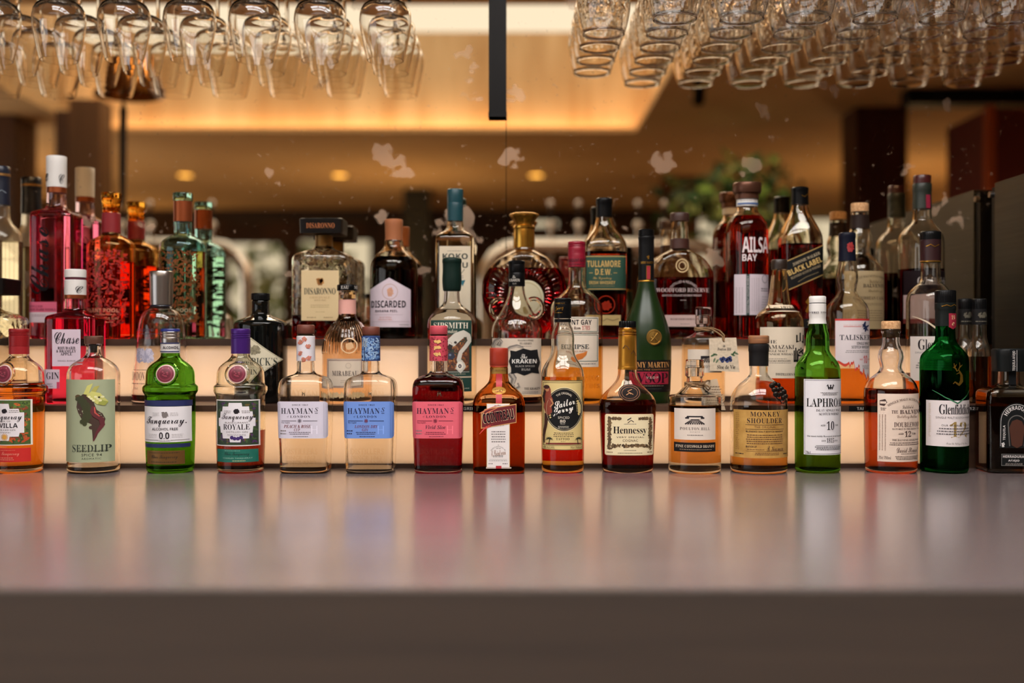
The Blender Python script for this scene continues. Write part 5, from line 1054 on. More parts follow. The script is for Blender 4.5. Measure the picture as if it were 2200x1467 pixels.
# pale malt with cork, cream label
b = Bottle('whisky_bottle', 'whisky bottle with pale cork, dark neck foil and cream label, upper step', 1847, 2, [(450, 17), (456, 19, 'c'), (460, 18.5), (490, 20), (505, 24.5), (520, 25.5), (535, 22.5), (544, 23), (553, 29), (563, 39), (574, 46), (588, 49.5), (602, 50), (720, 49), (728, 46)], tint=(1, .965, .90), level=592, liq=(.82, .48, .18))
b.turned('cork_stopper', 0, 0, [(436.5, 17.8), (438, 18.8, 'c'), (454.5, 18.6)], CORK); b.sleeve('neck_foil', 462, 491, mat((38, 26, 22), .45))
L = Lab(b); L.rect(1802, 581, 1893, 706, (166, 144, 106)); L.around('SINGLE MALT SCOTCH WHISKY', 'serif', 1858, 700, 108, -20, 18, 5, (96, 76, 52), 2); L.text('Distilled at', 'script', 1852, 600, 1882, 607, (96, 76, 52)); L.text('BALVENIE', 'serif', 1839, 609, 1890, 617, (60, 46, 34), 2); L.text('Distillery', 'script', 1850, 621, 1884, 629, (96, 76, 52)); L.text('CARIBBEAN CASK', 'serif', 1822, 636, 1890, 643, (76, 58, 42), 2); L.bars(1836, 1886, 650, 656, 2, (110, 90, 64)); L.bars(1830, 1886, 664, 690, 5, (120, 100, 72)); L.done('label')

# dark malt at the right, tall
b = Bottle('whisky_bottle', 'tall clear whisky bottle with dark red cap, green foil and very dark label, upper step', 1981, 2, [(395, 17), (449, 19.5, 'c'), (452, 19.5), (472, 20.5), (480, 25), (488, 33), (496, 40), (506, 46), (520, 48.5), (536, 49), (720, 48), (728, 45)], tint=(1, .965, .90), level=578, liq=(.30, .04, .04), tri=True)
b.turned('cap', 0, 0, [(376.5, 17.6), (378, 18.7, 'c'), (394, 18.4)], mat((64, 18, 18), .35)); b.turned('neck_foil', 0, 0, [(394, 19), (396, 20, 'c'), (410, 20), (412, 19.4), (449, 20)], mat((34, 40, 32), .45))
L = Lab(b); b.ppf = b.ppm; L.cols(1982, 1992, lambda x: 420, lambda x: 449, (140, 24, 52), 6); L.done('neck_tab'); b.ppf = F / (b.d - b.wmax)
L = Lab(b); L.rect(1936, 580, 2026, 632, (26, 14, 18)); L.text('Glenfiddich', 'serif', 1956, 594, 2022, 612, (190, 176, 168), 2, .92, -.01); L.rect(1936, 632, 2026, 684, (176, 150, 146)); L.rect(1936, 684, 2026, 694, (110, 40, 34)); L.done('label')
# ================================================================== counter, steps, mirror
XL, XR = -1.55, 1.6
DE = HC * F / 532                       # front edge of the counter
cm = noisy((100, 88, 87), (120, 107, 106), (2.2, 60, 60), .27, 8, 0.0, .3, .7, bump=.03, coat=.8)
mb = MB(); mb.box(XL, DE + .004, -.035, XR, Y_R1 + .004, 0, cm); o = mb.build('bar_counter', smooth=False)
tag(o, 'long satin worktop running across the picture under the front row of bottles', 'counter')
fm = noisy((98, 92, 88), (114, 104, 96), (2, 30, 30), .38, 6, 0, .3, .7)
mb = MB(); mb.box(XL, DE, FLOOR, XR, DE + .004, -.0015, fm); o2 = mb.build('front_panel', o, smooth=False)
wd = noisy((58, 40, 30), (86, 60, 44), (3, 40, 40), .42, 6, 0, .3, .7)
XE = (2079 - CX) * Y_R1 / F
for nm, y0, y1, z0, z1, lab in (('step_shelf', Y_E1, Y_R2 + .012, SZ[1] - .0105, SZ[1], 'dark wooden lower display step above the first glowing band'),
                                ('step_shelf', Y_E2, DM - .0005, SZ[2] - .013, SZ[2], 'dark wooden upper display step in front of the mirror')):
    mb = MB(); mb.box(XL, y0, z0, .87, y1, z1, wd); o = mb.build(nm, smooth=False); tag(o, lab, 'shelf', 'stepped bottle display')
ac = bpy.data.materials.new('opal_acrylic'); ac.use_nodes = True; nt = ac.node_tree; nt.nodes.clear()
_o = nt.nodes.new('ShaderNodeOutputMaterial'); tl = nt.nodes.new('ShaderNodeBsdfTranslucent'); _d = nt.nodes.new('ShaderNodeBsdfDiffuse'); _x = nt.nodes.new('ShaderNodeMixShader')
tl.inputs[0].default_value = (.95, .93, .9, 1); _d.inputs[0].default_value = (.8, .74, .7, 1); _x.inputs[0].default_value = .25
nt.links.new(tl.outputs[0], _x.inputs[1]); nt.links.new(_d.outputs[0], _x.inputs[2]); nt.links.new(_x.outputs[0], _o.inputs[0])
wbx = mat((240, 236, 230), .8)
for y, z0, z1, xe, lab, tr, zs in ((Y_R1, .0, SZ[1] - .0105, XE, 'glowing backlit band between the counter and the lower step', .0075, .74),
                           (Y_R2, SZ[1], SZ[2] - .013, XE + .05, 'glowing backlit band between the two display steps', .0095, .28)):
    mb = MB(); mb.box(XL, y, z0 + tr, xe, y + .003, z1, ac); o = mb.build('light_panel', smooth=False)
    tag(o, lab, 'light panel', 'backlit risers')
    mb = MB(); mb.box(XL, y - .003, z0, xe, y + .008, z0 + tr, wd); mb.build('bottom_trim', o, smooth=False)
    mb = MB(); mb.box(xe, y - .002, z0, .87, y + .008, z1, wd); mb.build('end_panel', o, smooth=False)
    mb = MB(); yb = y + .085; mb.box(XL, yb, z0, xe, yb + .003, z1, wbx); mb.box(XL, y + .008, z0, xe, yb, z0 + .002, wbx); mb.box(XL, y + .008, z1 - .002, xe, yb, z1, wbx); mb.build('light_box', o, smooth=False)
    mb = MB(); zc = z0 + (z1 - z0) * zs; mb.box(XL, y + .042, zc - .004, xe, y + .048, zc + .004, emit((255, 204, 154), L_STRIP)); mb.build('light_strip', o, smooth=False)
mb = MB(); xk = (910 - CX) * Y_R2 / F
mb.box(xk - .009, Y_R2 - .006, SZ[1], xk + .009, Y_R2 + .004, SZ[2] - .013, mat((92, 72, 60), .45)); mb.tube([(xk, Y_R2 - .0075, SZ[1] + .03), (xk, Y_R2 - .006, SZ[1] + .03)], .004, BLACKCAP, 12)
tag(mb.build('support_bracket', smooth=False), 'narrow wooden upright on the upper glowing band behind the green bird label bottle', 'bracket')
for t, px in (('TAL', 1849), ('GRIL', 1007), ('12', 2088), ('16', 1972)):
    x = (px - CX) * Y_E1 / F; mb = MB(); mb.box(x - .02, Y_E1 - .0012, SZ[1] - .0104, x + .02, Y_E1 - .0002, SZ[1] - .0006, mat((20, 19, 19), .5))
    vs, fs = glyphs(t, 'bold'); w = .0045 * len(t); mb.add([(x - w / 2 + u * w, Y_E1 - .0014, SZ[1] - .0078 + v * .005) for u, v in vs], fs, mat((190, 184, 176), .6))
    tag(mb.build('shelf_tag', smooth=False), {'TAL': 'black shelf tag under the bottle with the red coastline label', 'GRIL': 'black shelf tag left of the square amber liqueur bottle', '12': 'black shelf tag just right of the dark green whisky bottle', '16': 'black shelf tag left of the dark green whisky bottle'}[t], 'tag', 'name tags on the shelf edge')

# antique mirror: silvered, foxed in patches
mm = bpy.data.materials.new('antique_mirror'); mm.use_nodes = True; nt = mm.node_tree; nt.nodes.clear()
N = nt.nodes.new; K = nt.links.new
out = N('ShaderNodeOutputMaterial'); mix = N('ShaderNodeMixShader'); gl = N('ShaderNodeBsdfGlossy'); df = N('ShaderNodeBsdfDiffuse')
gl.inputs['Color'].default_value = (.94, .77, .55, 1); gl.inputs['Roughness'].default_value = .0
df.inputs['Color'].default_value = lin((232, 196, 166)) + (1,)
tc = N('ShaderNodeTexCoord'); n1 = N('ShaderNodeTexNoise'); r1 = N('ShaderNodeValToRGB'); n2 = N('ShaderNodeTexNoise'); r2 = N('ShaderNodeValToRGB'); ad = N('ShaderNodeMath'); ad.operation = 'MAXIMUM'
n1.inputs['Scale'].default_value = 9.5; n1.inputs['Detail'].default_value = 3.5; n1.inputs['Roughness'].default_value = .5
r1.color_ramp.elements[0].position = .645; r1.color_ramp.elements[1].position = .66; r1.color_ramp.elements[1].color = (.34, .34, .34, 1)
n2.inputs['Scale'].default_value = 120; n2.inputs['Detail'].default_value = 2; r2.color_ramp.elements[0].position = .70; r2.color_ramp.elements[1].position = .74; r2.color_ramp.elements[1].color = (.2, .2, .2, 1)
K(tc.outputs['Object'], n1.inputs['Vector']); K(tc.outputs['Object'], n2.inputs['Vector']); K(n1.outputs['Fac'], r1.inputs[0]); K(n2.outputs['Fac'], r2.inputs[0])
K(r1.outputs[0], ad.inputs[0]); K(r2.outputs[0], ad.inputs[1]); K(ad.outputs[0], mix.inputs[0]); K(gl.outputs[0], mix.inputs[1]); K(df.outputs[0], mix.inputs[2]); K(mix.outputs[0], out.inputs[0])
xj = (1087.5 - CX) * DM / F
for a, e, lab in ((XL, xj - .0006, 'tall antique mirror panel left of the thin vertical joint'), (xj + .0006, XR, 'tall antique mirror panel right of the thin vertical joint')):
    mb = MB(); mb.box(a, DM, SZ[2] - .01, e, DM + .006, CEIL, mm); tag(mb.build('wall_mirror', smooth=False), lab, 'mirror', 'antique mirror panels')
mb = MB(); mb.box(xj - .004, DM + .0062, SZ[2] - .01, xj + .004, DM + .0075, CEIL, mat((20, 14, 10), .8)); struct(mb.build('trim_1', smooth=False))
pz = HC + (CY - 250) * (DM - .02) / F
mb = MB(); a, e = (1050 - CX) * (DM - .02) / F, (1088 - CX) * (DM - .02) / F; mb.box(a, DM - .02, pz, e, DM - .0005, CEIL, mat((10, 10, 11), .4)); mb.box(a - .0008, DM - .021, pz, e + .0008, DM - .0005, pz + .009, mat((10, 10, 11), .5))
tag(mb.build('steel_post', smooth=False), 'black flat steel post hanging down against the mirror in the middle', 'post')

# stainless cabinet at the right edge
sm = noisy((84, 84, 78), (92, 91, 84), (3, 3, 160), .42, 4, 1.0, .35, .65); dkm = mat((16, 16, 16), .4)
xc_, dz = (2137 - CX) * (DM - .05) / F, HC + (CY - 393) * (DM - .05) / F
mb = MB(); mb.box(xc_, 1.35, 0, xc_ + .62, DM - .05, dz, sm); o = mb.build('steel_cabinet', smooth=False); tag(o, 'brushed steel cabinet on the counter at the right edge beside the mirror', 'cabinet')
mb = MB(); mb.box(xc_ + .004, DM - .05, 0, xc_ + .61, DM - .028, dz - .006, dkm); mb.build('back_frame', o, smooth=False)
mb = MB(); mb.tube([(xc_ - .004, DM - .034, dz - .02), (xc_ + .02, DM - .034, dz - .02)], .006, SILVER, 12); mb.build('hinge', o)

# ================================================================== hanging glasses
HD, HR = HC + CY * (DM - .15) / F, HC + (CY - 130) * (DM - .15) / F
gm = glass((1, .995, .985), 0, 1.5)
def wine():
    h = HD - HR; P = [(.70, 0), (.80, .16), (.90, .36), (.985, .56), (1, .66), (.97, .78), (.85, .90), (.62, .97), (.3, 1.0)]
    R = .0478; out = [(R * r, h * t) for r, t in P]
    d = pchip([(t, r) for r, t in out]); out = [(r, z) for z, r in d]
    o_ = out + [(.010, h * 1.012), (.0048, h + .012), (.0038, h + .03), (.0036, h + .09), (.0042, h + .102), (.012, h + .108), (.036, h + .1125), (.037, h + .1145), (.0001, h + .1146)]
    i_ = [(max(.0001, r - .0013), z if z < h * .9 else z - .0013) for r, z in out] + [(.0001, h - .0013)]
    return o_, i_
def copa():
    h = .118; R = .0495; P = [(.765, 0), (.87, .14), (.955, .30), (1, .48), (.985, .62), (.90, .78), (.70, .91), (.42, .98), (.2, 1)]
    out = [(R * r, h * t) for r, t in P]; d = pchip([(t, r) for r, t in out]); out = [(r, z) for z, r in d]
    out[0] = (out[0][0], 0.0); rim = [(out[0][0] - .0002, -.0006), (out[0][0] + .0008, 0.0), (out[0][0] + .0010, .0012), (out[0][0] + .0003, .0028)]
    o_ = rim + out[1:] + [(.009, h + .004), (.0055, h + .014), (.005, h + .08), (.006, h + .09), (.014, h + .097), (.037, h + .101), (.038, h + .103), (.0001, h + .1031)]
    i_ = [(max(.0001, r - .0013), z if z < h * .9 else z - .0013) for r, z in out] + [(.0001, h - .0013)]
    i_[0] = (i_[0][0] - .0006, .0)
    return o_, i_
def make_glass(kind, cut):
    o_, i_ = kind(); mb = MB()
    if cut:
        H = .118
        def rad(t, r, z):
            if z < .052 or z > H * .97 or r < .012: return r
            return r - .0007 * abs(math.sin(11 * t + z * 150)) * abs(math.sin(11 * t - z * 150)) - .0001
        d = []
        for k in range(len(o_) - 1):
            m_ = max(1, int(math.dist(o_[k], o_[k + 1]) / .003)) if o_[k][1] < H else 1
            d += [(o_[k][0] + (o_[k + 1][0] - o_[k][0]) * j / m_, o_[k][1] + (o_[k + 1][1] - o_[k][1]) * j / m_) for j in range(m_)]
        d.append(o_[-1]); mb.lathe(d[::-1], gm, 132, rad=rad)
    else: mb.lathe(o_[::-1], gm, 48)
    n_ = 132 if cut else 48
    mb.lathe(i_, gm, n_); mb.lathe([o_[0], i_[0]], gm, n_)
    return mb.build('gin_goblet' if cut else 'wine_glass', angle=60)
wl = ['second from the right', 'third from the right', 'fourth from the right', 'fifth from the right', 'sixth from the right', 'seventh from the right']
proto = None
for k in range(8):
    for j in range(2):
        if proto is None: g = proto = make_glass(wine, False)
        else: g = proto.copy(); COL.objects.link(g)
        g.location = (-272 * (DM - .15) / F - .1198 * k, DM - .15 + .1 * j, HR)
        row = ('in front of', 'close against')[j]
        pos = 'rightmost' if k == 0 else 'leftmost' if k == 7 else wl[k - 1]
        tag(g, f'wine glass hanging close against the mirror, {pos} in the left rack' if j else f'wine glass hanging in the nearer row, {pos} in the left rack', 'glass', 'wine glasses hanging in the left rack')
proto = None
hr2 = HC + (CY - 42) * (DM - .25) / F
nth = ['first', 'second', 'third', 'fourth', 'fifth', 'sixth', 'seventh', 'eighth']
for k in range(8):
    for j in range(3):
        if k == 0 and j == 0: continue
        if proto is None: g = proto = make_glass(copa, True)
        else: g = proto.copy(); COL.objects.link(g)
        g.location = (350 * (DM - .25) / F + .1167 * (k - 1), DM - .25 + .1 * j, hr2)
        tag(g, f'cut goblet hanging in the right rack, {nth[k]} column, ' + ('nearest row', 'middle row', 'row by the mirror')[j], 'glass', 'cut goblets hanging in the right rack')
rk = mat((24, 22, 20), .4, .6)
def rack(xs, ys, zf, label, ztop):
    mb = MB(); o = None
    for x in xs: 
        for s_ in (-1, 1): mb.box(x + s_ * .012 - .004, ys[0], zf - .004, x + s_ * .012 + .004, ys[1], zf, rk)
    o = mb.build('glass_rack', smooth=False); tag(o, label, 'rack')
    mb = MB()
    for y in (ys[0], ys[1] - .012): mb.box(xs[0] - .05, y, zf + .02, xs[-1] + .05, y + .012, zf + .032, rk)
    for x in xs:
        for s_ in (-1, 1):
            for y in (ys[0], ys[1] - .006): mb.box(x + s_ * .0525 - .002 if False else x + s_ * .012 - .002, y, zf, x + s_ * .012 + .002, y + .004, zf + .022, rk)
    mb.build('cross_bar', o, smooth=False)
    for x in (xs[0], xs[-1]):
        for y in (ys[0] + .006, ys[1] - .006): mb = MB(); mb.tube([(x + .03, y, zf + .03), (x + .03, y, ztop)], .006, rk, 10); mb.build('hanging_rod', o)
x0 = -272 * (DM - .15) / F
rack([x0 - .1198 * k for k in range(7, -1, -1)], (DM - .21, DM - .004), HR + (HD - HR) + .108, 'dark metal rack of rails over the left group of wine glasses', HD + .16)
x1 = 350 * (DM - .25) / F
rack([x1 + .1167 * (k - 1) for k in range(8)], (DM - .31, DM - .004), hr2 + .118 + .097, 'dark metal rack of rails over the right group of cut goblets', hr2 + .27)

for x_a, x_b, y_a, zz, lab in ((x0 - .1198 * 7.6, x0 + .1, DM - .30, HD + .16, 'dark wooden canopy board over the left glass rack'), (x1 - .19, x1 + .1167 * 7, DM - .33, hr2 + .27, 'dark wooden canopy board over the right glass rack')):
    mb = MB(); mb.box(x_a, y_a, zz, x_b, DM - .002, zz + .02, noisy((34, 22, 16), (52, 34, 24), (2, 20, 20), .5)); o = mb.build('canopy_board', smooth=False); tag(o, lab, 'canopy')
    for x in (x_a + .1, x_b - .1):
        mb = MB(); mb.tube([(x, DM - .1, zz + .02), (x, DM - .1, CEIL)], .008, rk, 10); mb.build('hanging_rod', o)

# ================================================================== the room behind the camera, seen in the mirror
RX0, RX1, RY0 = -4.2, 3.6, 2 * DM - 12.0
wdk = noisy((64, 38, 22), (96, 60, 36), (8, 8, 1.2), .55, 6, 0, .3, .7)
plaster = noisy((226, 184, 130), (236, 198, 146), (2.5, 2.5, 2.5), .8, 6, 0, .3, .7)
mb = MB(); mb.box(RX0, RY0, FLOOR - .05, RX1, DM + .1, FLOOR, noisy((132, 98, 68), (162, 124, 88), (1, 14, 1), .4)); struct(mb.build('floor', smooth=False))
# ceiling with the coffer and the roof light left open
cxa, cxb, cya, cyb = -2.56, .867, 2 * DM - 1.28 * F / 443, .15
lxa, lxb, lya, lyb = -1.0, 1.0, .55, 1.35
mb = MB()
def slab(x0, y0, x1, y1): mb.box(x0, y0, CEIL, x1, y1, CEIL + .06, plaster)
slab(RX0, RY0, RX1, cya); slab(RX0, cya, cxa, cyb); slab(cxb, cya, RX1, cyb); slab(RX0, cyb, RX1, lya); slab(RX0, lya, lxa, lyb); slab(lxb, lya, RX1, lyb); slab(RX0, lyb, RX1, DM + .1)
struct(mb.build('ceiling', smooth=False))
burl = noisy((186, 140, 84), (248, 222, 180), (5.0, 5.0, .9), .7, 8, 0, .25, .75)
mb = MB(); CT = CEIL + .64
mb.box(cxa - .05, cya - .05, CEIL + .06, cxb + .05, cya, CT, burl); mb.box(cxa - .05, cyb, CEIL + .06, cxb + .05, cyb + .05, CT, burl); mb.box(cxa - .05, cya, CEIL + .06, cxa, cyb, CT, burl); mb.box(cxb, cya, CEIL + .06, cxb + .05, cyb, CT, burl)
struct(mb.build('ceiling_coffer', smooth=False))
mb = MB(); mb.box(cxa, cya, CT, cxb, cyb, CT + .02, emit((242, 240, 236), L_COFFER)); tag(mb.build('ceiling_light', smooth=False), 'wide bright blind closing the top of the ceiling coffer', 'ceiling light')
for ax, ay, ex, ey, lx, ly, mx, my, lab in ((cxa, cya, cxb, cya + .11, cxa, cya + .10, cxb, cya + .11, 'warm strip of light on the ledge along the far edge of the coffer'), (cxb - .11, cya + .11, cxb, cyb, cxb - .11, cya + .11, cxb - .10, cyb, 'warm strip of light on the ledge along the side of the coffer')):
    mb = MB(); mb.box(ax, ay, CEIL + .002, ex, ey, CEIL + .012, plaster); mb.box(lx, ly, CEIL + .012, mx, my, CEIL + .03, plaster); struct(mb.build('trim_3', smooth=False))
    mb = MB()
    if ey - ay < .2: mb.box(ax + .02, ay + .03, CEIL + .013, ex - .12, ay + .06, CEIL + .02, emit((255, 222, 182), L_COVE))
    else: mb.box(ex - .06, ay, CEIL + .013, ex - .03, ey - .05, CEIL + .02, emit((255, 222, 182), L_COVE * .4))
    tag(mb.build('strip_light', smooth=False), lab, 'strip light')
# roof light: bright sky through glazing with bars
mb = MB(); mb.box(lxa, lya, CEIL + .10, lxb, lyb, CEIL + .11, emit((246, 242, 240), L_SKYLIGHT)); o = mb.build('roof_light', smooth=False); tag(o, 'glazed roof light over the bar', 'roof light')
mb = MB()
for x in (-.34, .34): mb.box(x - .02, lya, CEIL + .04, x + .02, lyb, CEIL + .095, wdk)
mb.box(lxa, (lya + lyb) / 2 - .02, CEIL + .04, lxb, (lya + lyb) / 2 + .02, CEIL + .095, wdk); mb.build('glazing_bars', o, smooth=False)
for px, lab in ((398, 'left'), (730, 'middle'), (1152, 'right')):
    p = V(px, 375, 1.28 * F / 358); mb = MB(); mb.lathe([(.07, CEIL - .006), (.055, CEIL - .007), (.0545, CEIL - .001)], SILVER, 32); mb.lathe([(.055, CEIL - .0035), (.0001, CEIL - .004)], emit((255, 196, 96), L_DOWN), 32)
    for i, v in enumerate(mb.v): mb.v[i] = (v[0] + p[0], v[1] + p[1], v[2])
    tag(mb.build('downlight'), f'round warm downlight in the ceiling beyond the coffer, {lab} of three', 'downlight', 'ceiling downlights')

# walls of the room; windows in the far wall
def wall(name, m, holes, x0, x1, y0, y1):
    """far wall with window openings (x0, x1, z0, z1)"""
    mb = MB(); xs = sorted(set([x0, x1] + [h[0] for h in holes] + [h[1] for h in holes]))
    for a, e in zip(xs, xs[1:]):
        hs = sorted([h for h in holes if h[0] <= a + 1e-6 and h[1] >= e - 1e-6], key=lambda h: h[2]); z = FLOOR
        for h in hs: mb.box(a, y0, z, e, y1, h[2], m); z = h[3]
        mb.box(a, y0, z, e, y1, CEIL, m)
    return struct(mb.build(name, smooth=False))
dkw = noisy((66, 42, 26), (92, 60, 36), (3, 3, 1), .6)
DB_ = 11.8
def hole(xa, xb, ya, yb): return (V(xa, 0, DB_)[0], V(xb, 0, DB_)[0], V(0, yb, DB_)[2], V(0, ya, DB_)[2])
H = [hole(478, 612, 512, 800), hole(632, 800, 506, 800), hole(1430, 1830, 300, 760), hole(1122, 1206, 432, 492)]
wall('wall_back', dkw, H, RX0, RX1, RY0, RY0 + .12)
for i, h in enumerate(H):
    mb = MB(); t = .04; yy = RY0 + .12
    mb.box(h[0], yy - .08, h[2], h[0] + t, yy - .02, h[3], wdk); mb.box(h[1] - t, yy - .08, h[2], h[1], yy - .02, h[3], wdk); mb.box(h[0] + t, yy - .08, h[3] - t, h[1] - t, yy - .02, h[3], wdk); mb.box(h[0] + t, yy - .08, h[2], h[1] - t, yy - .02, h[2] + t, wdk)
    o = struct(mb.build(f'window_{i + 1}', smooth=False))
def side_wall(name, x0, x1, m, y0, y1, z0, z1, xg, lab):
    mb = MB(); mb.box(x0, RY0, FLOOR, x1, y0, CEIL, m); mb.box(x0, y1, FLOOR, x1, DM + .1, CEIL, m); mb.box(x0, y0, FLOOR, x1, y1, z0, m); mb.box(x0, y0, z1, x1, y1, CEIL, m); struct(mb.build(name, smooth=False))
    mb = MB(); mb.box(xg - .005, y0, z0, xg + .005, y1, z1, emit((236, 236, 240), L_SIDE)); o = mb.build('added_window', smooth=False); tag(o, lab, 'window')  # glowing pane added out of view to brighten bottles and room
    mb = MB(); n_ = 4
    for k in range(n_ + 1):
        y = y0 + (y1 - y0) * k / n_; mb.box(xg - .03, y - .025, z0, xg + .03, y + .025, z1, wdk)
    mb.build('mullions', o, smooth=False)
side_wall('wall_left', RX0 - .1, RX0, dkw, -3.8, .6, -.05, 1.3, RX0 - .05, 'added glowing window in the left wall, out of view, brightening the room')
mb = MB(); mb.box(RX1, RY0, FLOOR, RX1 + .1, DM + .1, CEIL, plaster); struct(mb.build('wall_right', smooth=False))
mb = MB(); mb.box(RX0, DM + .008, FLOOR, RX1, DM + .1, CEIL, dkw); struct(mb.build('wall_front', smooth=False))
# posts and beams
def post(x0, x1, dv, th, m, lab, z1=CEIL, z0=FLOOR, name='wooden_post'):
    a, e = V(x0, 0, dv), V(x1, 0, dv); mb = MB(); mb.box(a[0], a[1] - th, z0, e[0], a[1], z1, m); return tag(mb.build(name, smooth=False), lab, 'post')
red = noisy((60, 26, 16), (76, 34, 22), (6, 6, 1), .5)
post(1840, 1950, 6.2, .28, red, 'broad dark red brown wooden post in the room, seen in the mirror at right')
oak = noisy((92, 62, 36), (118, 82, 50), (9, 9, 1), .55)
post(148, 216, 6.0, .18, oak, 'oak post seen in the mirror at left, lighter of the two'); post(118, 148, 6.3, .2, wdk, 'dark post behind the oak post at left'); post(-40, 30, 6.4, .2, wdk, 'dark post at the far left of the mirror'); post(30, 64, 6.6, .1, oak, 'narrow brown post between the two dark ones at left')
post(866, 922, 9.5, .2, mat((34, 40, 40), .5), 'slate dark post by the far windows', z1=V(0, 405, 9.5)[2])
a, e = V(1952, 222, 5.75), V(2500, 196, 5.75); mb = MB(); mb.box(a[0], a[1] - .12, a[2], e[0], a[1], CEIL, mat((24, 30, 32), .5)); tag(mb.build('ceiling_rail', smooth=False), 'dark rail crossing right of the broad post, hung under the ceiling', 'rail')
a, e = V(2124, 760, 5.2), V(2420, 232, 5.2); mb = MB(); mb.box(a[0], a[1] - .5, FLOOR, e[0], a[1], e[2], mat((84, 20, 16), .6)); o = mb.build('red_partition', smooth=False); tag(o, 'dark red upholstered partition at the right of the mirror', 'partition')
mb = MB(); mb.box(a[0] - .012, a[1] - .03, FLOOR, a[0] + .03, a[1] + .012, e[2] + .01, mat((150, 66, 24), .6)); mb.build('lit_edge', o, smooth=False)  # orange colour stands in for light catching the partition's left edge
# header over the far windows
mb = MB(); h0 = V(0, 470, 11.0); mb.box(RX0, h0[1] - .2, h0[2], V(1420, 0, 11.0)[0], h0[1], V(0, 405, 11.0)[2], mat((58, 38, 26), .6)); struct(mb.build('trim_2', smooth=False))
# guest bar with the two beer fonts
bz = HC - .03
mb = MB(); p0 = V(0, 0, 4.85); p1 = V(0, 0, 5.5); mb.box(-2.6, p1[1], FLOOR, 1.75, p0[1], bz, wdk); tag(mb.build('guest_bar', smooth=False), 'dark wooden guest bar facing the back bar', 'bar')
chrome = mat((240, 240, 238), .22, 1.0)
def font(x0, x1, xs, lab):
    dv = 5.1; f = lambda x, y, d=dv: V(x, y, d)
    o = empty('beer_font', (f((x0 + x1) / 2, 0)[0], f(0, 0)[1], bz), lab, 'beer tap', 'chrome beer fonts'); w = o.location
    R_ = lambda p: (p[0] - w[0], p[1] - w[1], p[2] - w[2])
    P = [(x0, 745), (x0, 610), (x0 + 6, 575), (x0 + 22, 548), (x0 + 48, 531), (x0 + 80, 526), ((x0 + x1) / 2, 526), (x1 - 80, 526), (x1 - 48, 531), (x1 - 22, 548), (x1 - 6, 575), (x1, 610), (x1, 745)]
    mb = MB(); mb.tube([R_(f(*p)) for p in P], .032, chrome, 24)
    mb.build('arch_tube', o)
    for x in (x0, x1): mb = MB(); mb.lathe([(.05, .0), (.05, .012), (.035, .02), (.033, .05)], chrome, 32); q = R_(f(x, 0)); mb.v = [(v[0] + q[0], v[1] + q[1], v[2]) for v in mb.v]; mb.build('foot', o)
    for x in xs:
        mb = MB(); mb.tube([R_(f(x, 520)), R_(f(x, 487))], .009, chrome, 12); mb.tube([R_(f(x, 487)), R_(f(x, 440))], .007, mat((30, 24, 22), .4), 12); mb.tube([R_(f(x, 524, 5.1)), R_(f(x, 528, 5.17)), R_(f(x, 560, 5.19))], .01, chrome, 12); t = mb.build('tap', o)
        for y, r in ((483, .022), (437, .016)): mb = MB(); mb.ball(R_(f(x, y)), r, mat((226, 220, 214), .15, .6), 12); mb.build('knob', t)
font(1040, 1560, (1183, 1243, 1308, 1371, 1428), 'long chrome beer font with five taps, right of the mirror joint')
font(60, 532, (262, 322, 390, 455), 'long chrome beer font with four taps, at the left of the mirror')
# bell on a cord
bx = V(275, 0, 3.9); o = empty('brass_bell', (bx[0], bx[1], V(0, 205, 3.9)[2]), 'brass bell with dark pull rope hanging over the bar, seen in the mirror', 'bell')
s_ = 3.9 / F; bm = mat((132, 84, 34), .25, 1.0)
prof = [(72, 0), (70, 3), (58, 14), (46, 34), (38, 60), (34, 84), (28, 98), (16, 106), (.1, 108)]
mb = MB(); mb.lathe([(r * s_, z * s_) for r, z in prof[::-1]], bm, 48); mb.lathe([((r - 3) * s_ if r > 4 else .0001, (z - 3 if z > 3 else z) * s_) for r, z in prof], bm, 48); mb.build('bell_cup', o)
mb = MB(); mb.tube([(0, 0, 107 * s_), (0, 0, CEIL - o.location[2])], .006, bm, 10); mb.build('hanger', o)
rp = mat((28, 20, 16), .9); mb = MB(); mb.tube([(-.012, 0, 60 * s_), (-.014, 0, -10 * s_), (-.016, 0, -20 * s_), (-.016, 0, -30 * s_), (-.018, 0, -150 * s_), (-.018, 0, -238 * s_)], [.004, .004, .006, .013, .013, .009], rp, 12); mb.build('pull_rope', o)
# tall plant by the right window
def leaf_cloud(mb, c, r, n, m, ln, seed, sq=1.0):
    rn = random.Random(seed)
    for i in range(n):
        while True:
            d = Vector((rn.uniform(-1, 1), rn.uniform(-1, 1), rn.uniform(-1, 1)))
            if .1 < d.length < 1: break
        p = Vector(c) + Vector((d.x * r[0], d.y * r[1], d.z * r[2])); a = Vector((rn.gauss(0, 1), rn.gauss(0, 1), rn.gauss(-.3, .8))).normalized(); s_ = a.cross(Vector((rn.gauss(0, 1), rn.gauss(0, 1), rn.gauss(0, 1)))).normalized(); l = ln * rn.uniform(.6, 1.3); w = l * .28
        q = [p, p + a * l * .4 + s_ * w, p + a * l, p + a * l * .4 - s_ * w]; mb.add([tuple(v) for v in q], [(0, 1, 2, 3)], rn.choice(m))
LG = [mat((60, 92, 44), .6), mat((96, 124, 58), .6), mat((36, 62, 34), .6), mat((44, 76, 46), .6), mat((128, 140, 84), .6)]
p = V(1610, 400, 6.7); o = empty('potted_tree', (p[0], p[1], FLOOR), 'leafy green potted tree by the far window, seen in the mirror', 'plant')
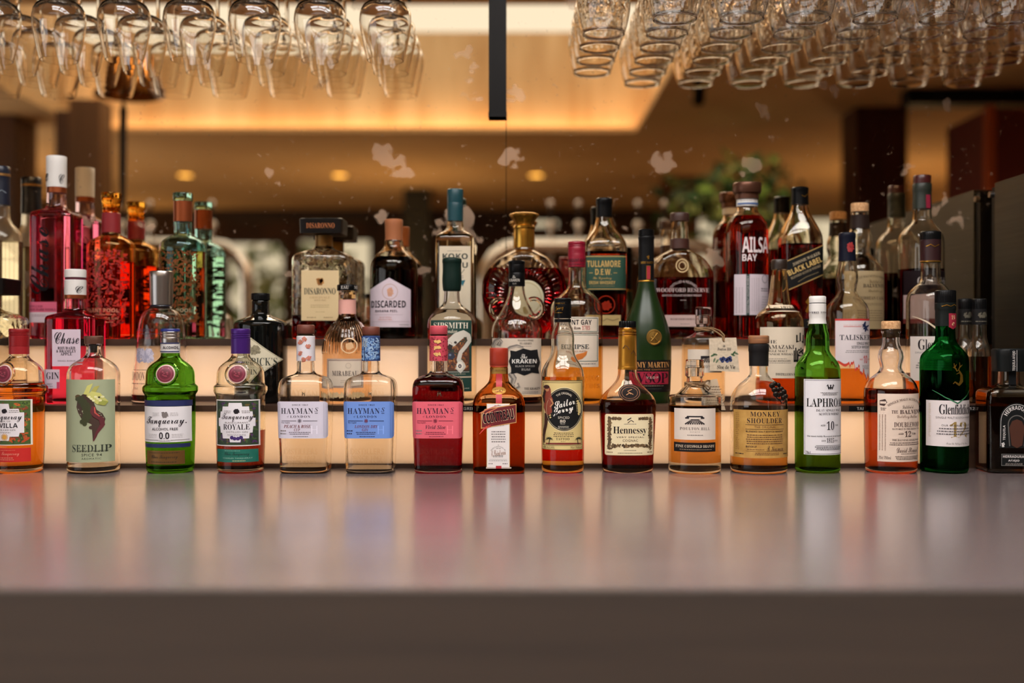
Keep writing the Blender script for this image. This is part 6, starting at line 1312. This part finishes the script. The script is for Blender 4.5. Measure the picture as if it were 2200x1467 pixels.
mb = MB(); mb.lathe([(.24, .55), (.24, .56), (.20, .55), (.17, .02)], mat((150, 84, 46), .7), 32); mb.lathe([(.24, .55), (.18, 0), (.0001, 0)], mat((150, 84, 46), .7), 32); mb.build('pot', o)
mb = MB(); mb.tube([(0, 0, .3), (.03, .02, .9), (-.02, 0, 1.5), (.0, 0, 2.0)], [.035, .03, .025, .012], wdk, 10); mb.build('trunk', o)
mb = MB(); leaf_cloud(mb, (-.02, 0, 1.98), (.34, .34, .26), 330, LG, .10, 2); leaf_cloud(mb, (-.32, 0, 1.94), (.24, .3, .2), 90, LG, .10, 3); leaf_cloud(mb, (.08, 0, 1.62), (.28, .34, .4), 240, LG, .11, 9); mb.build('foliage', o, smooth=False)
post(1425, 1502, 8.8, .18, mat((104, 58, 28), .6), 'warm brown post left of the leafy tree', z1=CEIL)
# garden outside the windows
mb = MB(); mb.box(-9, RY0 - 9, FLOOR - .3, 9, RY0 - .01, FLOOR - .15, mat((96, 104, 60), .9)); struct(mb.build('ground', smooth=False))
HG = [mat((110, 120, 66), .8), mat((140, 146, 90), .8), mat((84, 98, 52), .8), mat((160, 150, 104), .8)]
for i, (x, y, h_, r) in enumerate(((-3.9, -1.4, 2.4, .62), (-2.1, -1.5, 2.2, .62), (-.3, -1.4, 2.6, .62), (1.5, -1.5, 2.8, .62), (3.3, -1.4, 2.5, .62), (-3.0, -3.4, 3.4, .75), (-.9, -3.5, 3.2, .75), (1.2, -3.4, 3.6, .75), (3.2, -3.5, 3.3, .75))):
    mb = MB(); leaf_cloud(mb, (x, RY0 + y, FLOOR + h_ * .5), (r, r * .7, h_ * .5), 420, HG, .24, 20 + i)
    tag(mb.build('garden_shrub', smooth=False), 'pale green garden shrub outside the far windows', 'shrub', 'shrubs outside the far windows')

# added uplights, kept out of sight, to brighten the ceiling
for x, y, lab in ((-3.8, -3.6, 'added ceiling uplight by the left wall of the room'), (-3.9, -6.3, 'added ceiling uplight in the far left corner'), (2.9, -3.9, 'added ceiling uplight standing behind the broad post'), (-.9, -4.2, 'added ceiling uplight standing in the middle of the room')):
    o = empty('added_uplight', (x, y, FLOOR), lab, 'lamp', 'added ceiling uplights')
    mb = MB(); mb.lathe([(.0001, .02), (.13, .018), (.14, 0)], bm, 32); mb.build('base', o)
    mb = MB(); mb.tube([(0, 0, .018), (0, 0, 1.07)], .012, bm, 12); mb.build('pole', o)
    mb = MB(); mb.lathe([(.17, 1.20), (.13, 1.12), (.06, 1.07), (.0001, 1.06)], bm, 40); mb.lathe([(.0001, 1.065), (.058, 1.075), (.128, 1.125), (.168, 1.20)], bm, 40); mb.build('bowl', o)
    ld = bpy.data.lights.new('bulb', 'AREA'); ld.shape = 'DISK'; ld.size = .2; ld.energy = L_UPLIGHT; ld.color = (1, .74, .44)
    lo = bpy.data.objects.new('bulb', ld); COL.objects.link(lo); lo.parent = o; lo.location = (0, 0, 1.18); lo.rotation_euler = (PI, 0, 0)

# added spot, hidden among the goblets, to brighten the tree
q = V(1500, 0, 5.45); o = empty('added_spot', (q[0], q[1], CEIL), 'small added spot that brightens the leafy tree', 'spotlight')
mb = MB(); mb.tube([(0, 0, 0), (0, 0, -.05)], .012, BLACKCAP, 10); mb.build('mount', o)
mb = MB(); mb.tube([(0, .03, -.05), (.01, -.06, -.12)], .03, BLACKCAP, 20, caps=False); mb.build('housing', o)
ld = bpy.data.lights.new('spot_bulb', 'SPOT'); ld.energy = 55; ld.spot_size = math.radians(44); ld.spot_blend = .6; ld.color = (1, .86, .62); ld.shadow_soft_size = .025
lo = bpy.data.objects.new('spot_bulb', ld); COL.objects.link(lo); lo.parent = o; lo.location = (.01, -.06, -.12)
tp = V(1610, 440, 6.7); dv = Vector((tp[0] - q[0], tp[1] - q[1], tp[2] - CEIL)); lo.rotation_euler = dv.to_track_quat('-Z', 'Y').to_euler()
